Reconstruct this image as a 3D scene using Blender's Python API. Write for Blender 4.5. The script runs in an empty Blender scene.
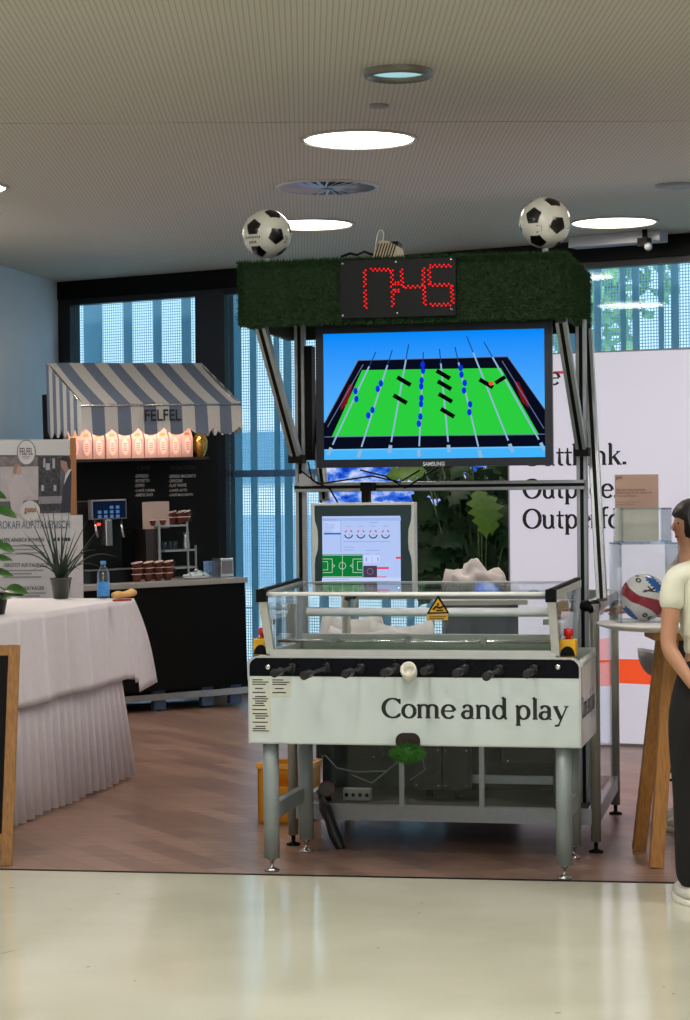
import bpy, bmesh, math, random
from mathutils import Matrix, Vector
random.seed(7)
R = math.radians
SC = bpy.context.scene
COL = SC.collection

def lin(c):
    out = []
    for v in c[:3]:
        v = v / 255.0
        out.append(v / 12.92 if v <= 0.04045 else ((v + 0.055) / 1.055) ** 2.4)
    return (out[0], out[1], out[2], 1.0)

# ------------------------------------------------------------------ camera
FPX = 2200.0
CAMZ = 1.64
CAMR = Matrix.Rotation(math.pi / 2 - 0.0036, 4, 'X') @ Matrix.Rotation(-0.009, 4, 'Z')
cam_data = bpy.data.cameras.new('camera')
cam = bpy.data.objects.new('camera', cam_data)
COL.objects.link(cam)
cam.matrix_world = Matrix.Translation((0, 0, CAMZ)) @ CAMR
cam_data.sensor_fit = 'VERTICAL'
cam_data.sensor_height = 36.0
cam_data.lens = 36.0 * FPX / 1020.0
cam_data.clip_end = 300
SC.camera = cam

# ------------------------------------------------------------------ world, exposure
world = bpy.data.worlds.new('world')
SC.world = world
world.use_nodes = True
wn = world.node_tree
bg = wn.nodes['Background']
bg.inputs[0].default_value = (0.68, 0.88, 1.0, 1)
bg.inputs[1].default_value = 1.5
SC.view_settings.view_transform = 'Standard'
SC.view_settings.look = 'None'
SC.view_settings.gamma = 1.0
SC.view_settings.exposure = 0.0
SC.view_settings.use_curve_mapping = False
try:
    SC.cycles.use_denoising = True
    SC.cycles.max_bounces = 8
    SC.cycles.transparent_max_bounces = 24
    SC.cycles.sample_clamp_indirect = 4.0
    SC.cycles.caustics_reflective = False
    SC.cycles.caustics_refractive = False
except Exception:
    pass

def lamp(name, kind, loc, energy, color=(1, 1, 1), size=1.0, size_y=None, rot=(0, 0, 0), shape=None, angle=None):
    l = bpy.data.lights.new(name, kind)
    l.energy = energy
    l.color = color
    if kind == 'AREA':
        l.shape = shape or ('RECTANGLE' if size_y else 'SQUARE')
        l.size = size
        if size_y:
            l.size_y = size_y
    if kind == 'SUN' and angle:
        l.angle = angle
    o = bpy.data.objects.new(name, l)
    o.location = loc
    o.rotation_euler = rot
    COL.objects.link(o)
    return o

# broad fill lamp added behind the camera to brighten the foreground
lamp('hall_fill', 'AREA', (0.5, -6.2, 2.0), 215, (0.95, 0.98, 1.0), 7.0, 2.4, (R(90), 0, 0))
# daylight outside the windows (falls on the trees and the facade screens)
lamp('sun', 'SUN', (0, 0, 20), 3.0, (1.0, 0.97, 0.92), rot=(R(38), R(10), R(-20)), angle=R(3))

# ------------------------------------------------------------------ helpers
class Frame:
    """a local frame; hit_* gives local coordinates of a sight line on a local plane"""
    def __init__(self, M):
        self.M = M
        self.I = M.inverted()
    def ray(self, px, py):
        d = (CAMR.to_3x3() @ Vector((px - 345.0, 510.0 - py, -FPX)))
        o = self.I @ Vector((0, 0, CAMZ))
        return o, (self.I.to_3x3() @ d)
    def on_y(self, px, py, v):
        o, d = self.ray(px, py)
        return o + d * ((v - o.y) / d.y)
    def on_z(self, px, py, z):
        o, d = self.ray(px, py)
        return o + d * ((z - o.z) / d.z)
    def on_x(self, px, py, x):
        o, d = self.ray(px, py)
        return o + d * ((x - o.x) / d.x)

W = Frame(Matrix.Identity(4))
def frame_at(p, yaw, roll=0.0):
    return Frame(Matrix.Translation(p) @ Matrix.Rotation(yaw, 4, 'Z') @ Matrix.Rotation(roll, 4, 'Y'))

OFF = {}
def thing(name, label, cat, frame=W, base=(0, 0, 0), group=None):
    o = bpy.data.objects.new(name, None)
    COL.objects.link(o)
    o.empty_display_size = 0.05
    o.matrix_world = frame.M @ Matrix.Translation(base)
    o['label'] = label
    o['category'] = cat
    if group:
        o['group'] = group
    OFF[o] = Vector(base)
    return o
def structure(o):
    o['kind'] = 'structure'
    return o
def tag(o, label, cat, group=None):
    o['label'] = label
    o['category'] = cat
    if group:
        o['group'] = group
    return o

class MB:
    def __init__(self):
        self.v = []; self.f = []; self.m = []; self.s = []; self.cur = 0
    def add(self, vs, fs, smooth=False):
        b = len(self.v)
        self.v += [Vector(p) for p in vs]
        for f in fs:
            self.f.append([b + i for i in f]); self.m.append(self.cur); self.s.append(smooth)
        return self
    def box(self, x0, x1, y0, y1, z0, z1):
        vs = [(x, y, z) for x in (x0, x1) for y in (y0, y1) for z in (z0, z1)]
        return self.add(vs, [(0, 1, 3, 2), (4, 6, 7, 5), (0, 4, 5, 1), (2, 3, 7, 6), (0, 2, 6, 4), (1, 5, 7, 3)])
    def prism(self, pts, vec):
        n = len(pts); vec = Vector(vec)
        vs = [Vector(p) for p in pts] + [Vector(p) + vec for p in pts]
        fs = [list(range(n)), list(range(2 * n - 1, n - 1, -1))]
        fs += [(i, (i + 1) % n + 0, (i + 1) % n + n, i + n) for i in range(n)]
        return self.add(vs, fs)
    def poly(self, pts):
        return self.add(pts, [list(range(len(pts)))])
    def beam(self, a, b, w, h, side=(1, 0, 0)):
        a = Vector(a); b = Vector(b); d = (b - a).normalized()
        s = Vector(side); s = (s - d * s.dot(d)).normalized(); t = d.cross(s)
        vs = []
        for p in (a, b):
            for i, j in ((-1, -1), (1, -1), (1, 1), (-1, 1)):
                vs.append(p + s * (w / 2 * i) + t * (h / 2 * j))
        return self.add(vs, [(0, 3, 2, 1), (4, 5, 6, 7), (0, 1, 5, 4), (1, 2, 6, 5), (2, 3, 7, 6), (3, 0, 4, 7)])
    def tube(self, pts, r, n=12, caps=True):
        pts = [Vector(p) for p in pts]
        rs = r if isinstance(r, (list, tuple)) else [r] * len(pts)
        rings = []
        prev = None
        for i, p in enumerate(pts):
            if i == 0: d = pts[1] - p
            elif i == len(pts) - 1: d = p - pts[i - 1]
            else: d = (pts[i + 1] - pts[i - 1])
            d.normalize()
            if prev is None:
                a = Vector((0, 0, 1)) if abs(d.z) < 0.9 else Vector((1, 0, 0))
                s = (a - d * a.dot(d)).normalized()
            else:
                s = (prev - d * prev.dot(d)).normalized()
            prev = s
            t = d.cross(s)
            rings.append([p + (s * math.cos(2 * math.pi * k / n) + t * math.sin(2 * math.pi * k / n)) * rs[i] for k in range(n)])
        vs = [q for rg in rings for q in rg]
        fs = []
        for i in range(len(rings) - 1):
            for k in range(n):
                fs.append((i * n + k, i * n + (k + 1) % n, (i + 1) * n + (k + 1) % n, (i + 1) * n + k))
        self.add(vs, fs, True)
        if caps:
            b = len(self.v) - len(vs)
            for ring in (list(range(b + n - 1, b - 1, -1)), list(range(b + (len(rings) - 1) * n, b + len(rings) * n))):
                self.f.append(ring); self.m.append(self.cur); self.s.append(False)
        return self
    def lathe(self, prof, c=(0, 0, 0), n=24, M=None, cap=True):
        c = Vector(c)
        vs = []; fs = []
        for (r, z) in prof:
            for k in range(n):
                a = 2 * math.pi * k / n
                p = Vector((r * math.cos(a), r * math.sin(a), z))
                if M: p = M @ p
                vs.append(p + c)
        for i in range(len(prof) - 1):
            for k in range(n):
                fs.append((i * n + k, i * n + (k + 1) % n, (i + 1) * n + (k + 1) % n, (i + 1) * n + k))
        fs2 = []
        if cap and prof[0][0] > 1e-6: fs2.append(list(range(n - 1, -1, -1)))
        if cap and prof[-1][0] > 1e-6: fs2.append([(len(prof) - 1) * n + k for k in range(n)])
        b = len(self.v)
        self.add(vs, fs, True)
        for f in fs2:
            self.f.append([b + i for i in f]); self.m.append(self.cur); self.s.append(False)
        return self
    def ball(self, c, r, seg=16, sc=(1, 1, 1)):
        prof = []
        vs = []; fs = []
        rn = seg // 2
        for i in range(rn + 1):
            th = math.pi * i / rn
            for k in range(seg):
                a = 2 * math.pi * k / seg
                vs.append(Vector(c) + Vector((r * sc[0] * math.sin(th) * math.cos(a), r * sc[1] * math.sin(th) * math.sin(a), r * sc[2] * math.cos(th))))
        for i in range(rn):
            for k in range(seg):
                fs.append((i * seg + k, (i + 1) * seg + k, (i + 1) * seg + (k + 1) % seg, i * seg + (k + 1) % seg))
        return self.add(vs, fs, True)
    def build(self, name, mats, parent=None, bevel=0, label=None, frame=None):
        if not isinstance(mats, (list, tuple)): mats = [mats]
        off = Vector((0, 0, 0))
        if parent is not None:
            r = parent
            while r.parent: r = r.parent
            off = OFF.get(r, off)
        me = bpy.data.meshes.new(name)
        me.from_pydata([tuple(p - off) for p in self.v], [], self.f)
        for m in mats: me.materials.append(m)
        me.polygons.foreach_set('material_index', self.m)
        me.polygons.foreach_set('use_smooth', self.s)
        bm = bmesh.new(); bm.from_mesh(me)
        bmesh.ops.remove_doubles(bm, verts=bm.verts, dist=1e-6)
        bmesh.ops.recalc_face_normals(bm, faces=bm.faces)
        bm.to_mesh(me); bm.free()
        me.update()
        o = bpy.data.objects.new(name, me)
        COL.objects.link(o)
        if parent is not None: o.parent = parent
        elif frame is not None: o.matrix_world = frame.M
        if bevel:
            md = o.modifiers.new('bevel', 'BEVEL'); md.width = bevel; md.segments = 2; md.limit_method = 'ANGLE'; md.angle_limit = R(40)
        if label: o['label'] = label
        return o

def copy_tree(root, M, label, group=None, off=None):
    r = root.copy(); COL.objects.link(r); r.matrix_world = M; r['label'] = label
    if group: r['group'] = group
    def rec(src, dst):
        for ch in src.children:
            c = ch.copy(); COL.objects.link(c); c.parent = dst
            rec(ch, c)
    rec(root, r)
    return r

# ------------------------------------------------------------------ materials
def mat(name, rgb, rough=0.5, metal=0.0, var=0.06, scale=8.0, emit=None, estr=0.0, spec=0.5, bump=0.0, trans=0.0, stretch=None):
    m = bpy.data.materials.new(name); m.use_nodes = True
    nt = m.node_tree; b = nt.nodes['Principled BSDF']
    c = lin(rgb)
    tc = nt.nodes.new('ShaderNodeTexCoord')
    nz = nt.nodes.new('ShaderNodeTexNoise'); nz.inputs['Scale'].default_value = scale; nz.inputs['Detail'].default_value = 4
    if stretch:
        mp = nt.nodes.new('ShaderNodeMapping'); mp.inputs['Scale'].default_value = stretch
        nt.links.new(tc.outputs['Object'], mp.inputs[0]); nt.links.new(mp.outputs[0], nz.inputs['Vector'])
    else:
        nt.links.new(tc.outputs['Object'], nz.inputs['Vector'])
    rp = nt.nodes.new('ShaderNodeValToRGB')
    rp.color_ramp.elements[0].position = 0.3; rp.color_ramp.elements[1].position = 0.7
    rp.color_ramp.elements[0].color = tuple(x * (1 - var) for x in c[:3]) + (1,)
    rp.color_ramp.elements[1].color = tuple(min(1, x * (1 + var)) for x in c[:3]) + (1,)
    nt.links.new(nz.outputs[0], rp.inputs[0]); nt.links.new(rp.outputs[0], b.inputs['Base Color'])
    b.inputs['Roughness'].default_value = rough
    b.inputs['Metallic'].default_value = metal
    b.inputs['Specular IOR Level'].default_value = spec
    if emit:
        b.inputs['Emission Color'].default_value = lin(emit); b.inputs['Emission Strength'].default_value = estr
    if bump:
        bp = nt.nodes.new('ShaderNodeBump'); bp.inputs['Strength'].default_value = bump; bp.inputs['Distance'].default_value = 0.01
        nt.links.new(nz.outputs[0], bp.inputs['Height']); nt.links.new(bp.outputs[0], b.inputs['Normal'])
    return m

def emis(name, rgb, s=1.0):
    m = bpy.data.materials.new(name); m.use_nodes = True
    nt = m.node_tree; nt.nodes.clear()
    o = nt.nodes.new('ShaderNodeOutputMaterial'); e = nt.nodes.new('ShaderNodeEmission')
    e.inputs[0].default_value = lin(rgb); e.inputs[1].default_value = s
    nt.links.new(e.outputs[0], o.inputs[0])
    return m

def glass(name, tint=(1, 1, 1), gloss=0.10, rough=0.02, fres=1.3):
    m = bpy.data.materials.new(name); m.use_nodes = True
    nt = m.node_tree; nt.nodes.clear()
    o = nt.nodes.new('ShaderNodeOutputMaterial')
    t = nt.nodes.new('ShaderNodeBsdfTransparent'); t.inputs[0].default_value = (*tint, 1)
    g = nt.nodes.new('ShaderNodeBsdfGlossy'); g.inputs['Roughness'].default_value = rough; g.inputs['Color'].default_value = (0.9, 0.95, 1, 1)
    fr = nt.nodes.new('ShaderNodeFresnel'); fr.inputs[0].default_value = fres
    ma = nt.nodes.new('ShaderNodeMath'); ma.operation = 'MULTIPLY_ADD'; ma.inputs[1].default_value = 0.5; ma.inputs[2].default_value = gloss * 0.12
    mx = nt.nodes.new('ShaderNodeMixShader')
    nt.links.new(fr.outputs[0], ma.inputs[0]); nt.links.new(ma.outputs[0], mx.inputs[0])
    nt.links.new(t.outputs[0], mx.inputs[1]); nt.links.new(g.outputs[0], mx.inputs[2]); nt.links.new(mx.outputs[0], o.inputs[0])
    return m

M_black = mat('black_matte', (4, 4, 5), 0.6, spec=.15)
M_blackgloss = mat('black_gloss', (7, 8, 9), 0.3, spec=.3)
M_navy = mat('black_laminate', (5, 7, 16), 0.5, spec=.12)
M_alu = mat('brushed_aluminium', (150, 154, 158), 0.4, 0.7, 0.05, 30)
M_aluw = mat('pale_anodised_profile', (190, 192, 190), 0.45, 0.35, 0.04, 20)
M_greypaint = mat('grey_painted_steel', (138, 148, 150), 0.45, 0.15, 0.05, 10)
M_white = mat('white_laminate', (196, 208, 208), 0.3, 0, 0.03, 3)
M_plastw = mat('white_plastic', (220, 220, 218), 0.35)
M_linen = mat('white_linen', (222, 218, 226), 0.85, 0, 0.03, 20, bump=0.1)
M_letter = mat('black_lettering', (10, 10, 12), 0.5)
M_red = mat('red_plastic', (200, 20, 20), 0.35)
M_yellow = mat('yellow_plastic', (225, 170, 20), 0.4)
M_ycrate = mat('yellow_crate_plastic', (205, 135, 15), 0.45)
M_acryl = glass('clear_acrylic', (0.975, 0.985, 0.985), 0.1)
M_acryledge = glass('acrylic_edge', (0.86, 0.89, 0.92), 0.5, 0.1)
M_chrome = mat('chrome', (215, 218, 222), 0.12, 1.0, 0.02)
M_rubber = mat('black_rubber', (18, 18, 19), 0.5)
M_skin = mat('skin', (176, 128, 100), 0.5, 0, 0.05, 12)
M_hair = mat('dark_hair', (22, 15, 14), 0.45, 0, 0.3, 60, stretch=(1, 1, 0.1))
M_shirt = mat('white_cotton', (214, 214, 198), 0.85, 0, 0.03, 10, bump=0.15)
M_cream = mat('cream_knit', (205, 192, 150), 0.85, 0, 0.05, 30)
M_trouser = mat('black_cloth', (9, 7, 9), 0.85, 0, 0.1, 20)
M_wood = mat('light_oak', (168, 118, 62), 0.5, 0, 0.22, 14, stretch=(8, 8, 0.6))
M_pine = mat('brown_pine', (140, 96, 44), 0.5, 0, 0.3, 10, stretch=(10, 10, 0.8))
M_leafdark = mat('dark_green_leaf', (20, 48, 24), 0.5, 0, 0.35, 5, spec=.2)
M_leaflight = mat('fresh_green_leaf', (70, 128, 40), 0.35, 0, 0.3, 5)
M_stem = mat('green_stem', (50, 80, 36), 0.5)
M_turf = mat('artificial_turf', (20, 56, 11), 0.8, 0, 0.5, 60)
M_turf2 = mat('artificial_turf_base', (16, 38, 12), 0.9, 0, 0.4, 60)
M_cup = mat('brown_glazed_ceramic', (86, 34, 24), 0.2, 0, 0.2, 20)
M_cupin = mat('white_glazed_ceramic', (210, 190, 180), 0.3)
M_steel = mat('stainless_steel', (170, 170, 172), 0.25, 0.9)
M_dsteel = mat('dark_steel', (84, 86, 90), .35, .8)
M_gold = mat('gold_foil', (200, 150, 70), 0.25, 0.9)

# ------------------------------------------------------------------ text
def text_obj(name, s, frame, u0, u1, w0, w1, v, M, parent, axis='front', bold=0.0, thick=0.0006, label=None):
    """sans lettering fitted to the box u0..u1 (along) and w0..w1 (up) on the plane y = v (or x = v)"""
    cu = bpy.data.curves.new('lettering', 'FONT'); cu.body = s; cu.offset = bold; cu.resolution_u = 3
    to = bpy.data.objects.new('lettering_source', cu); COL.objects.link(to)
    bpy.context.view_layer.update()
    me = bpy.data.meshes.new_from_object(to.evaluated_get(bpy.context.evaluated_depsgraph_get()))
    xs = [p.co.x for p in me.vertices]; ys = [p.co.y for p in me.vertices]
    x0, x1, y0, y1 = min(xs), max(xs), min(ys), max(ys)
    mb = MB()
    vs = []
    for p in me.vertices:
        a = u0 + (p.co.x - x0) / (x1 - x0) * (u1 - u0)
        c = w0 + (p.co.y - y0) / (y1 - y0) * (w1 - w0)
        vs.append((a, v, c) if axis == 'front' else (v, a, c))
    mb.add(vs, [list(f.vertices) for f in me.polygons])
    bpy.data.objects.remove(to); bpy.data.curves.remove(cu); bpy.data.meshes.remove(me)
    return mb.build(name, M, parent, label=label)

# serif alphabet drawn with a broad pen
def arc(cx, cy, rx, ry, a0, a1, wv=.088, wh=.044, n=18):
    out = []
    for i in range(n + 1):
        a = R(a0 + (a1 - a0) * i / n)
        w = wh + (wv - wh) * abs(math.cos(a)) ** 1.3
        out.append((cx + rx * math.cos(a), cy + ry * math.sin(a), w))
    return out
def ln(x0, y0, x1, y1, w, w2=None): return [(x0, y0, w), (x1, y1, w if w2 is None else w2)]
S = .088
BOLD = 1.4
TIGHT = .055
def srf(x, y, h=.085): return ln(x - h, y + (0.015 if y < .1 else -.015), x + h, y + (0.015 if y < .1 else -.015), .032)
def flag(x, y): return ln(x - .085, y - .035, x + .01, y - .012, .035, .06)
GL = {
 'o': (.54, [arc(.27, .235, .19, .225, 0, 360, n=28)]),
 'O': (.78, [arc(.39, .335, .30, .325, 0, 360, .1, .04, n=32)]),
 'C': (.70, [arc(.39, .335, .30, .325, 42, 318, .1, .042, n=26), ln(.62, .66, .62, .48, .04), ln(.60, .06, .63, .17, .035)]),
 'e': (.50, [arc(.26, .235, .19, .225, 8, 322, n=26), ln(.09, .255, .44, .255, .036)]),
 'c': (.47, [arc(.26, .235, .19, .225, 40, 320, n=24), ln(.385, .40, .40, .33, .07, .05)]),
 'm': (.86, [ln(.13, 0, .13, .45, S), flag(.13, .47), srf(.13, 0), arc(.265, .33, .135, .125, 155, 0), ln(.40, .33, .40, 0, S), srf(.40, 0), arc(.54, .33, .14, .125, 155, 0), ln(.68, .33, .68, 0, S), srf(.70, 0)]),
 'n': (.60, [ln(.13, 0, .13, .45, S), flag(.13, .47), srf(.13, 0), arc(.28, .31, .15, .145, 155, 0), ln(.43, .32, .43, 0, S), srf(.44, 0)]),
 'h': (.60, [ln(.13, 0, .13, .72, S), flag(.13, .74), srf(.13, 0), arc(.28, .31, .15, .145, 155, 0), ln(.43, .32, .43, 0, S), srf(.44, 0)]),
 'a': (.50, [arc(.22, .33, .13, .13, 150, 0), ln(.35, .34, .35, .08, S), arc(.40, .08, .05, .065, 180, 300, .05, .035, 8), arc(.21, .135, .135, .125, 60, 330), ln(.26, .26, .35, .28, .035), ln(.09, .36, .13, .40, .05)]),
 'd': (.57, [arc(.24, .235, .165, .225, 30, 330), ln(.41, .72, .41, .04, S), flag(.41, .74), ln(.41, .03, .50, .02, .05)]),
 'p': (.58, [ln(.14, -.2, .14, .45, S), flag(.14, .47), srf(.14, -.215), arc(.31, .235, .165, .225, 150, -150)]),
 'l': (.30, [ln(.15, 0, .15, .72, S), flag(.15, .74), srf(.15, 0)]),
 'i': (.30, [ln(.15, 0, .15, .45, S), flag(.15, .47), srf(.15, 0), ln(.14, .59, .14, .69, .1)]),
 't': (.36, [ln(.16, .10, .16, .60, S, .04), arc(.25, .11, .09, .09, 180, 300, S, .045, 10), ln(.04, .44, .33, .44, .04)]),
 'u': (.60, [ln(.13, .45, .13, .14, S), flag(.13, .47), arc(.27, .155, .14, .145, 180, 330), ln(.43, .45, .43, .03, S), flag(.43, .47), ln(.43, .02, .52, .02, .04)]),
 'k': (.57, [ln(.13, 0, .13, .72, S), flag(.13, .74), srf(.13, 0), ln(.17, .22, .42, .43, .04), ln(.25, .28, .45, .02, S), srf(.47, 0), srf(.42, .46, .07)]),
 'r': (.42, [ln(.13, 0, .13, .45, S), flag(.13, .47), srf(.14, 0), arc(.29, .30, .15, .14, 160, 70), ln(.345, .43, .36, .36, .08)]),
 'f': (.36, [ln(.15, 0, .15, .58, S), srf(.16, 0), arc(.28, .58, .13, .13, 180, 60), ln(.04, .44, .32, .44, .04)]),
 'y': (.54, [ln(.10, .44, .28, .02, S), ln(.46, .44, .22, -.14, .038), arc(.14, -.12, .085, .085, 340, 230, .06, .05, 8), srf(.11, .46, .08), srf(.45, .46, .07)]),
 '.': (.26, [ln(.13, 0, .13, .10, .1)]),
 ' ': (.25, []),
}
def serif(name, s, P, M, parent, label=None):
    """P(x, y) maps em units (baseline at 0) to a point"""
    mb = MB(); x = 0.0
    for ch in s:
        adv, strokes = GL[ch]
        for st in strokes:
            L = []; Rr = []
            for i, (a, b, w) in enumerate(st):
                q0 = st[max(0, i - 1)]; q1 = st[min(len(st) - 1, i + 1)]
                dx, dy = q1[0] - q0[0], q1[1] - q0[1]; d = math.hypot(dx, dy) or 1
                nx, ny = -dy / d * w / 2, dx / d * w / 2
                L.append(P(x + a + nx * BOLD, b + ny * BOLD)); Rr.append(P(x + a - nx * BOLD, b - ny * BOLD))
            n = len(st)
            mb.add(L + Rr, [(i, i + 1, n + i + 1, n + i) for i in range(n - 1)])
        x += adv - TIGHT
    return mb.build(name, M, parent, label=label)
def serif_width(s): return sum(GL[c][0] - TIGHT for c in s)

# ================================================================== THE ROOM
CEIL = 3.65
def hitc(px, py): return W.on_z(px, py, CEIL)
def hitf(px, py): return W.on_z(px, py, 0.0)

w0 = hitc(60, 283); w1 = hitc(690, 234)
wd = w1 - w0
F_w = frame_at((w0.x, w0.y, 0), math.atan2(wd.y, wd.x))
lw0 = hitc(0, 265)
ld = Vector((lw0.x - w0.x, lw0.y - w0.y, 0)).normalized()
def back_edge(z):
    a = F_w.M @ Vector((13, .12, 0)); b = F_w.M @ Vector((-.1, .12, 0)); c_ = Vector((w0.x, w0.y, 0)) + ld * (8.2 if z > 1 else 8.5) + Vector((-.1, 0, 0))
    return [(a.x, a.y, z), (b.x, b.y, z), (c_.x, c_.y, z)]
# front floor: glossy pale resin; back floor: wood-look vinyl; a dark joint between
def floor_front_mat():
    m = bpy.data.materials.new('pale_resin_floor'); m.use_nodes = True
    nt = m.node_tree; b = nt.nodes['Principled BSDF']
    tc = nt.nodes.new('ShaderNodeTexCoord')
    n1 = nt.nodes.new('ShaderNodeTexNoise'); n1.inputs['Scale'].default_value = 1.3; n1.inputs['Detail'].default_value = 5
    nt.links.new(tc.outputs['Object'], n1.inputs['Vector'])
    rp = nt.nodes.new('ShaderNodeValToRGB')
    rp.color_ramp.elements[0].color = lin((200, 200, 180)); rp.color_ramp.elements[1].color = lin((214, 214, 196))
    rp.color_ramp.elements[0].position = .35; rp.color_ramp.elements[1].position = .65
    nt.links.new(n1.outputs[0], rp.inputs[0]); nt.links.new(rp.outputs[0], b.inputs['Base Color'])
    n2 = nt.nodes.new('ShaderNodeTexNoise'); n2.inputs['Scale'].default_value = 6; n2.inputs['Detail'].default_value = 6
    nt.links.new(tc.outputs['Object'], n2.inputs['Vector'])
    mr = nt.nodes.new('ShaderNodeMapRange'); mr.inputs[3].default_value = 0.07; mr.inputs[4].default_value = 0.17
    nt.links.new(n2.outputs[0], mr.inputs[0]); nt.links.new(mr.outputs[0], b.inputs['Roughness'])
    b.inputs['Specular IOR Level'].default_value = 0.5
    return m
def floor_wood_mat():
    m = bpy.data.materials.new('wood_look_vinyl'); m.use_nodes = True
    nt = m.node_tree; b = nt.nodes['Principled BSDF']
    tc = nt.nodes.new('ShaderNodeTexCoord')
    mp = nt.nodes.new('ShaderNodeMapping'); mp.inputs['Rotation'].default_value = (0, 0, R(62))
    nt.links.new(tc.outputs['Object'], mp.inputs[0])
    br = nt.nodes.new('ShaderNodeTexBrick'); br.inputs['Scale'].default_value = 1.0
    br.inputs['Brick Width'].default_value = 0.9; br.inputs['Row Height'].default_value = 0.14
    br.inputs['Mortar Size'].default_value = 0.0015; br.offset = 0.37
    br.inputs['Color1'].default_value = lin((150, 120, 104)); br.inputs['Color2'].default_value = lin((126, 98, 86)); br.inputs['Mortar'].default_value = lin((88, 60, 46))
    nt.links.new(mp.outputs[0], br.inputs['Vector'])
    mp2 = nt.nodes.new('ShaderNodeMapping'); mp2.inputs['Rotation'].default_value = (0, 0, R(62)); mp2.inputs['Scale'].default_value = (1.2, 14, 1)
    nt.links.new(tc.outputs['Object'], mp2.inputs[0])
    nz = nt.nodes.new('ShaderNodeTexNoise'); nz.inputs['Scale'].default_value = 2.0; nz.inputs['Detail'].default_value = 6
    nt.links.new(mp2.outputs[0], nz.inputs['Vector'])
    mx = nt.nodes.new('ShaderNodeMix'); mx.data_type = 'RGBA'; mx.blend_type = 'OVERLAY'; mx.inputs[0].default_value = 0.5
    nt.links.new(br.outputs[0], mx.inputs[6]); nt.links.new(nz.outputs[0], mx.inputs[7])
    nt.links.new(mx.outputs[2], b.inputs['Base Color'])
    b.inputs['Roughness'].default_value = 0.32
    return m
jl = hitf(0, 869.5); jr = hitf(690, 883.5)
jd = (jr - jl).normalized()
JA = jl - jd * 6; JB = jr + jd * 7
jn = Vector((-jd.y, jd.x, 0))
mb = MB(); mb.prism([(JA.x, -7, -.1), (JB.x, -7, -.1), (JB.x, JB.y, -.1), (JA.x, JA.y, -.1)], (0, 0, .1))
floor_a = structure(mb.build('floor', floor_front_mat()))
mb = MB(); mb.prism([(JA.x, JA.y, -.1), (JB.x, JB.y, -.1)] + back_edge(-.1), (0, 0, .1))
structure(mb.build('floor', floor_wood_mat()))
mb = MB(); mb.beam(JA + Vector((0, 0, .001)), JB + Vector((0, 0, .001)), 0.022, 0.004, jn)
structure(mb.build('trim_1', M_black))
# scuffs trodden into the resin floor
mb = MB()
for px, py, l, a in ((12, 888, .035, .3), (118, 894, .03, .2), (152, 899, .012, 0), (8, 952, .16, .9), (88, 967, .02, 0), (70, 910, .008, 0), (422, 903, .012, .2), (419, 913, .012, 0), (378, 948, .018, 0), (558, 1013, .03, 0), (664, 987, .012, 0), (673, 994, .012, .8), (135, 981, .01, 0)):
    p = hitf(px, py); d = Vector((math.cos(a), math.sin(a), 0)) * l / 2; n = Vector((-d.y, d.x, 0)).normalized() * (.006 if l < .1 else .0025)
    mb.add([p - d - n * .3, p - n, p + d, p + n * .8], [(0, 1, 2, 3)])
for q in mb.v: q.z = .0006
structure(mb.build('floor_scuff_marks', M_black, floor_a))

# ceiling: fine linear grooves
def ceil_mat():
    m = bpy.data.materials.new('grooved_ceiling_panel'); m.use_nodes = True
    nt = m.node_tree; b = nt.nodes['Principled BSDF']
    tc = nt.nodes.new('ShaderNodeTexCoord'); mp = nt.nodes.new('ShaderNodeMapping'); mp.inputs['Rotation'].default_value = (0, 0, R(-1))
    nt.links.new(tc.outputs['Object'], mp.inputs[0])
    sp = nt.nodes.new('ShaderNodeSeparateXYZ'); nt.links.new(mp.outputs[0], sp.inputs[0])
    m1 = nt.nodes.new('ShaderNodeMath'); m1.operation = 'MULTIPLY'; m1.inputs[1].default_value = 1 / 0.0245
    m2 = nt.nodes.new('ShaderNodeMath'); m2.operation = 'FRACT'
    m3 = nt.nodes.new('ShaderNodeMath'); m3.operation = 'LESS_THAN'; m3.inputs[1].default_value = 0.26
    nt.links.new(sp.outputs[0], m1.inputs[0]); nt.links.new(m1.outputs[0], m2.inputs[0]); nt.links.new(m2.outputs[0], m3.inputs[0])
    mx = nt.nodes.new('ShaderNodeMix'); mx.data_type = 'RGBA'
    mx.inputs[6].default_value = lin((206, 200, 184)); mx.inputs[7].default_value = lin((180, 174, 158))
    nt.links.new(m3.outputs[0], mx.inputs[0]); nt.links.new(mx.outputs[2], b.inputs['Base Color'])
    b.inputs['Roughness'].default_value = 0.7
    return m
ca = hitc(0, 123.5); cb = hitc(690, 121)
cd = (cb - ca).normalized()
CA = ca - cd * 7; CB = cb + cd * 7
gap = .012
mb = MB(); mb.prism([(CA.x, -7, CEIL), (CB.x, -7, CEIL), (CB.x, CB.y - gap, CEIL), (CA.x, CA.y - gap, CEIL)], (0, 0, .12))
CM = ceil_mat()
structure(mb.build('ceiling', CM))
mb = MB(); mb.prism([(CA.x, CA.y + gap, CEIL), (CB.x, CB.y + gap, CEIL)] + back_edge(CEIL), (0, 0, .12))
structure(mb.build('ceiling', CM))
mb = MB(); mb.prism([(CA.x, CA.y - gap, CEIL + .02), (CB.x, CB.y - gap, CEIL + .02), (CB.x, CB.y + gap, CEIL + .02), (CA.x, CA.y + gap, CEIL + .02)], (0, 0, .05))
structure(mb.build('trim_2', mat('ceiling_joint', (96, 92, 84), .7)))

# window wall, running towards the viewer on the right
WL = 9.0
M_wall = mat('white_plaster', (218, 228, 238), .8, 0, .03, 3)
F_l = frame_at((w0.x, w0.y, 0), math.atan2(ld.y, ld.x))
mb = MB(); mb.box(0, 14, -.15, 0, 0, CEIL)
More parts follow.
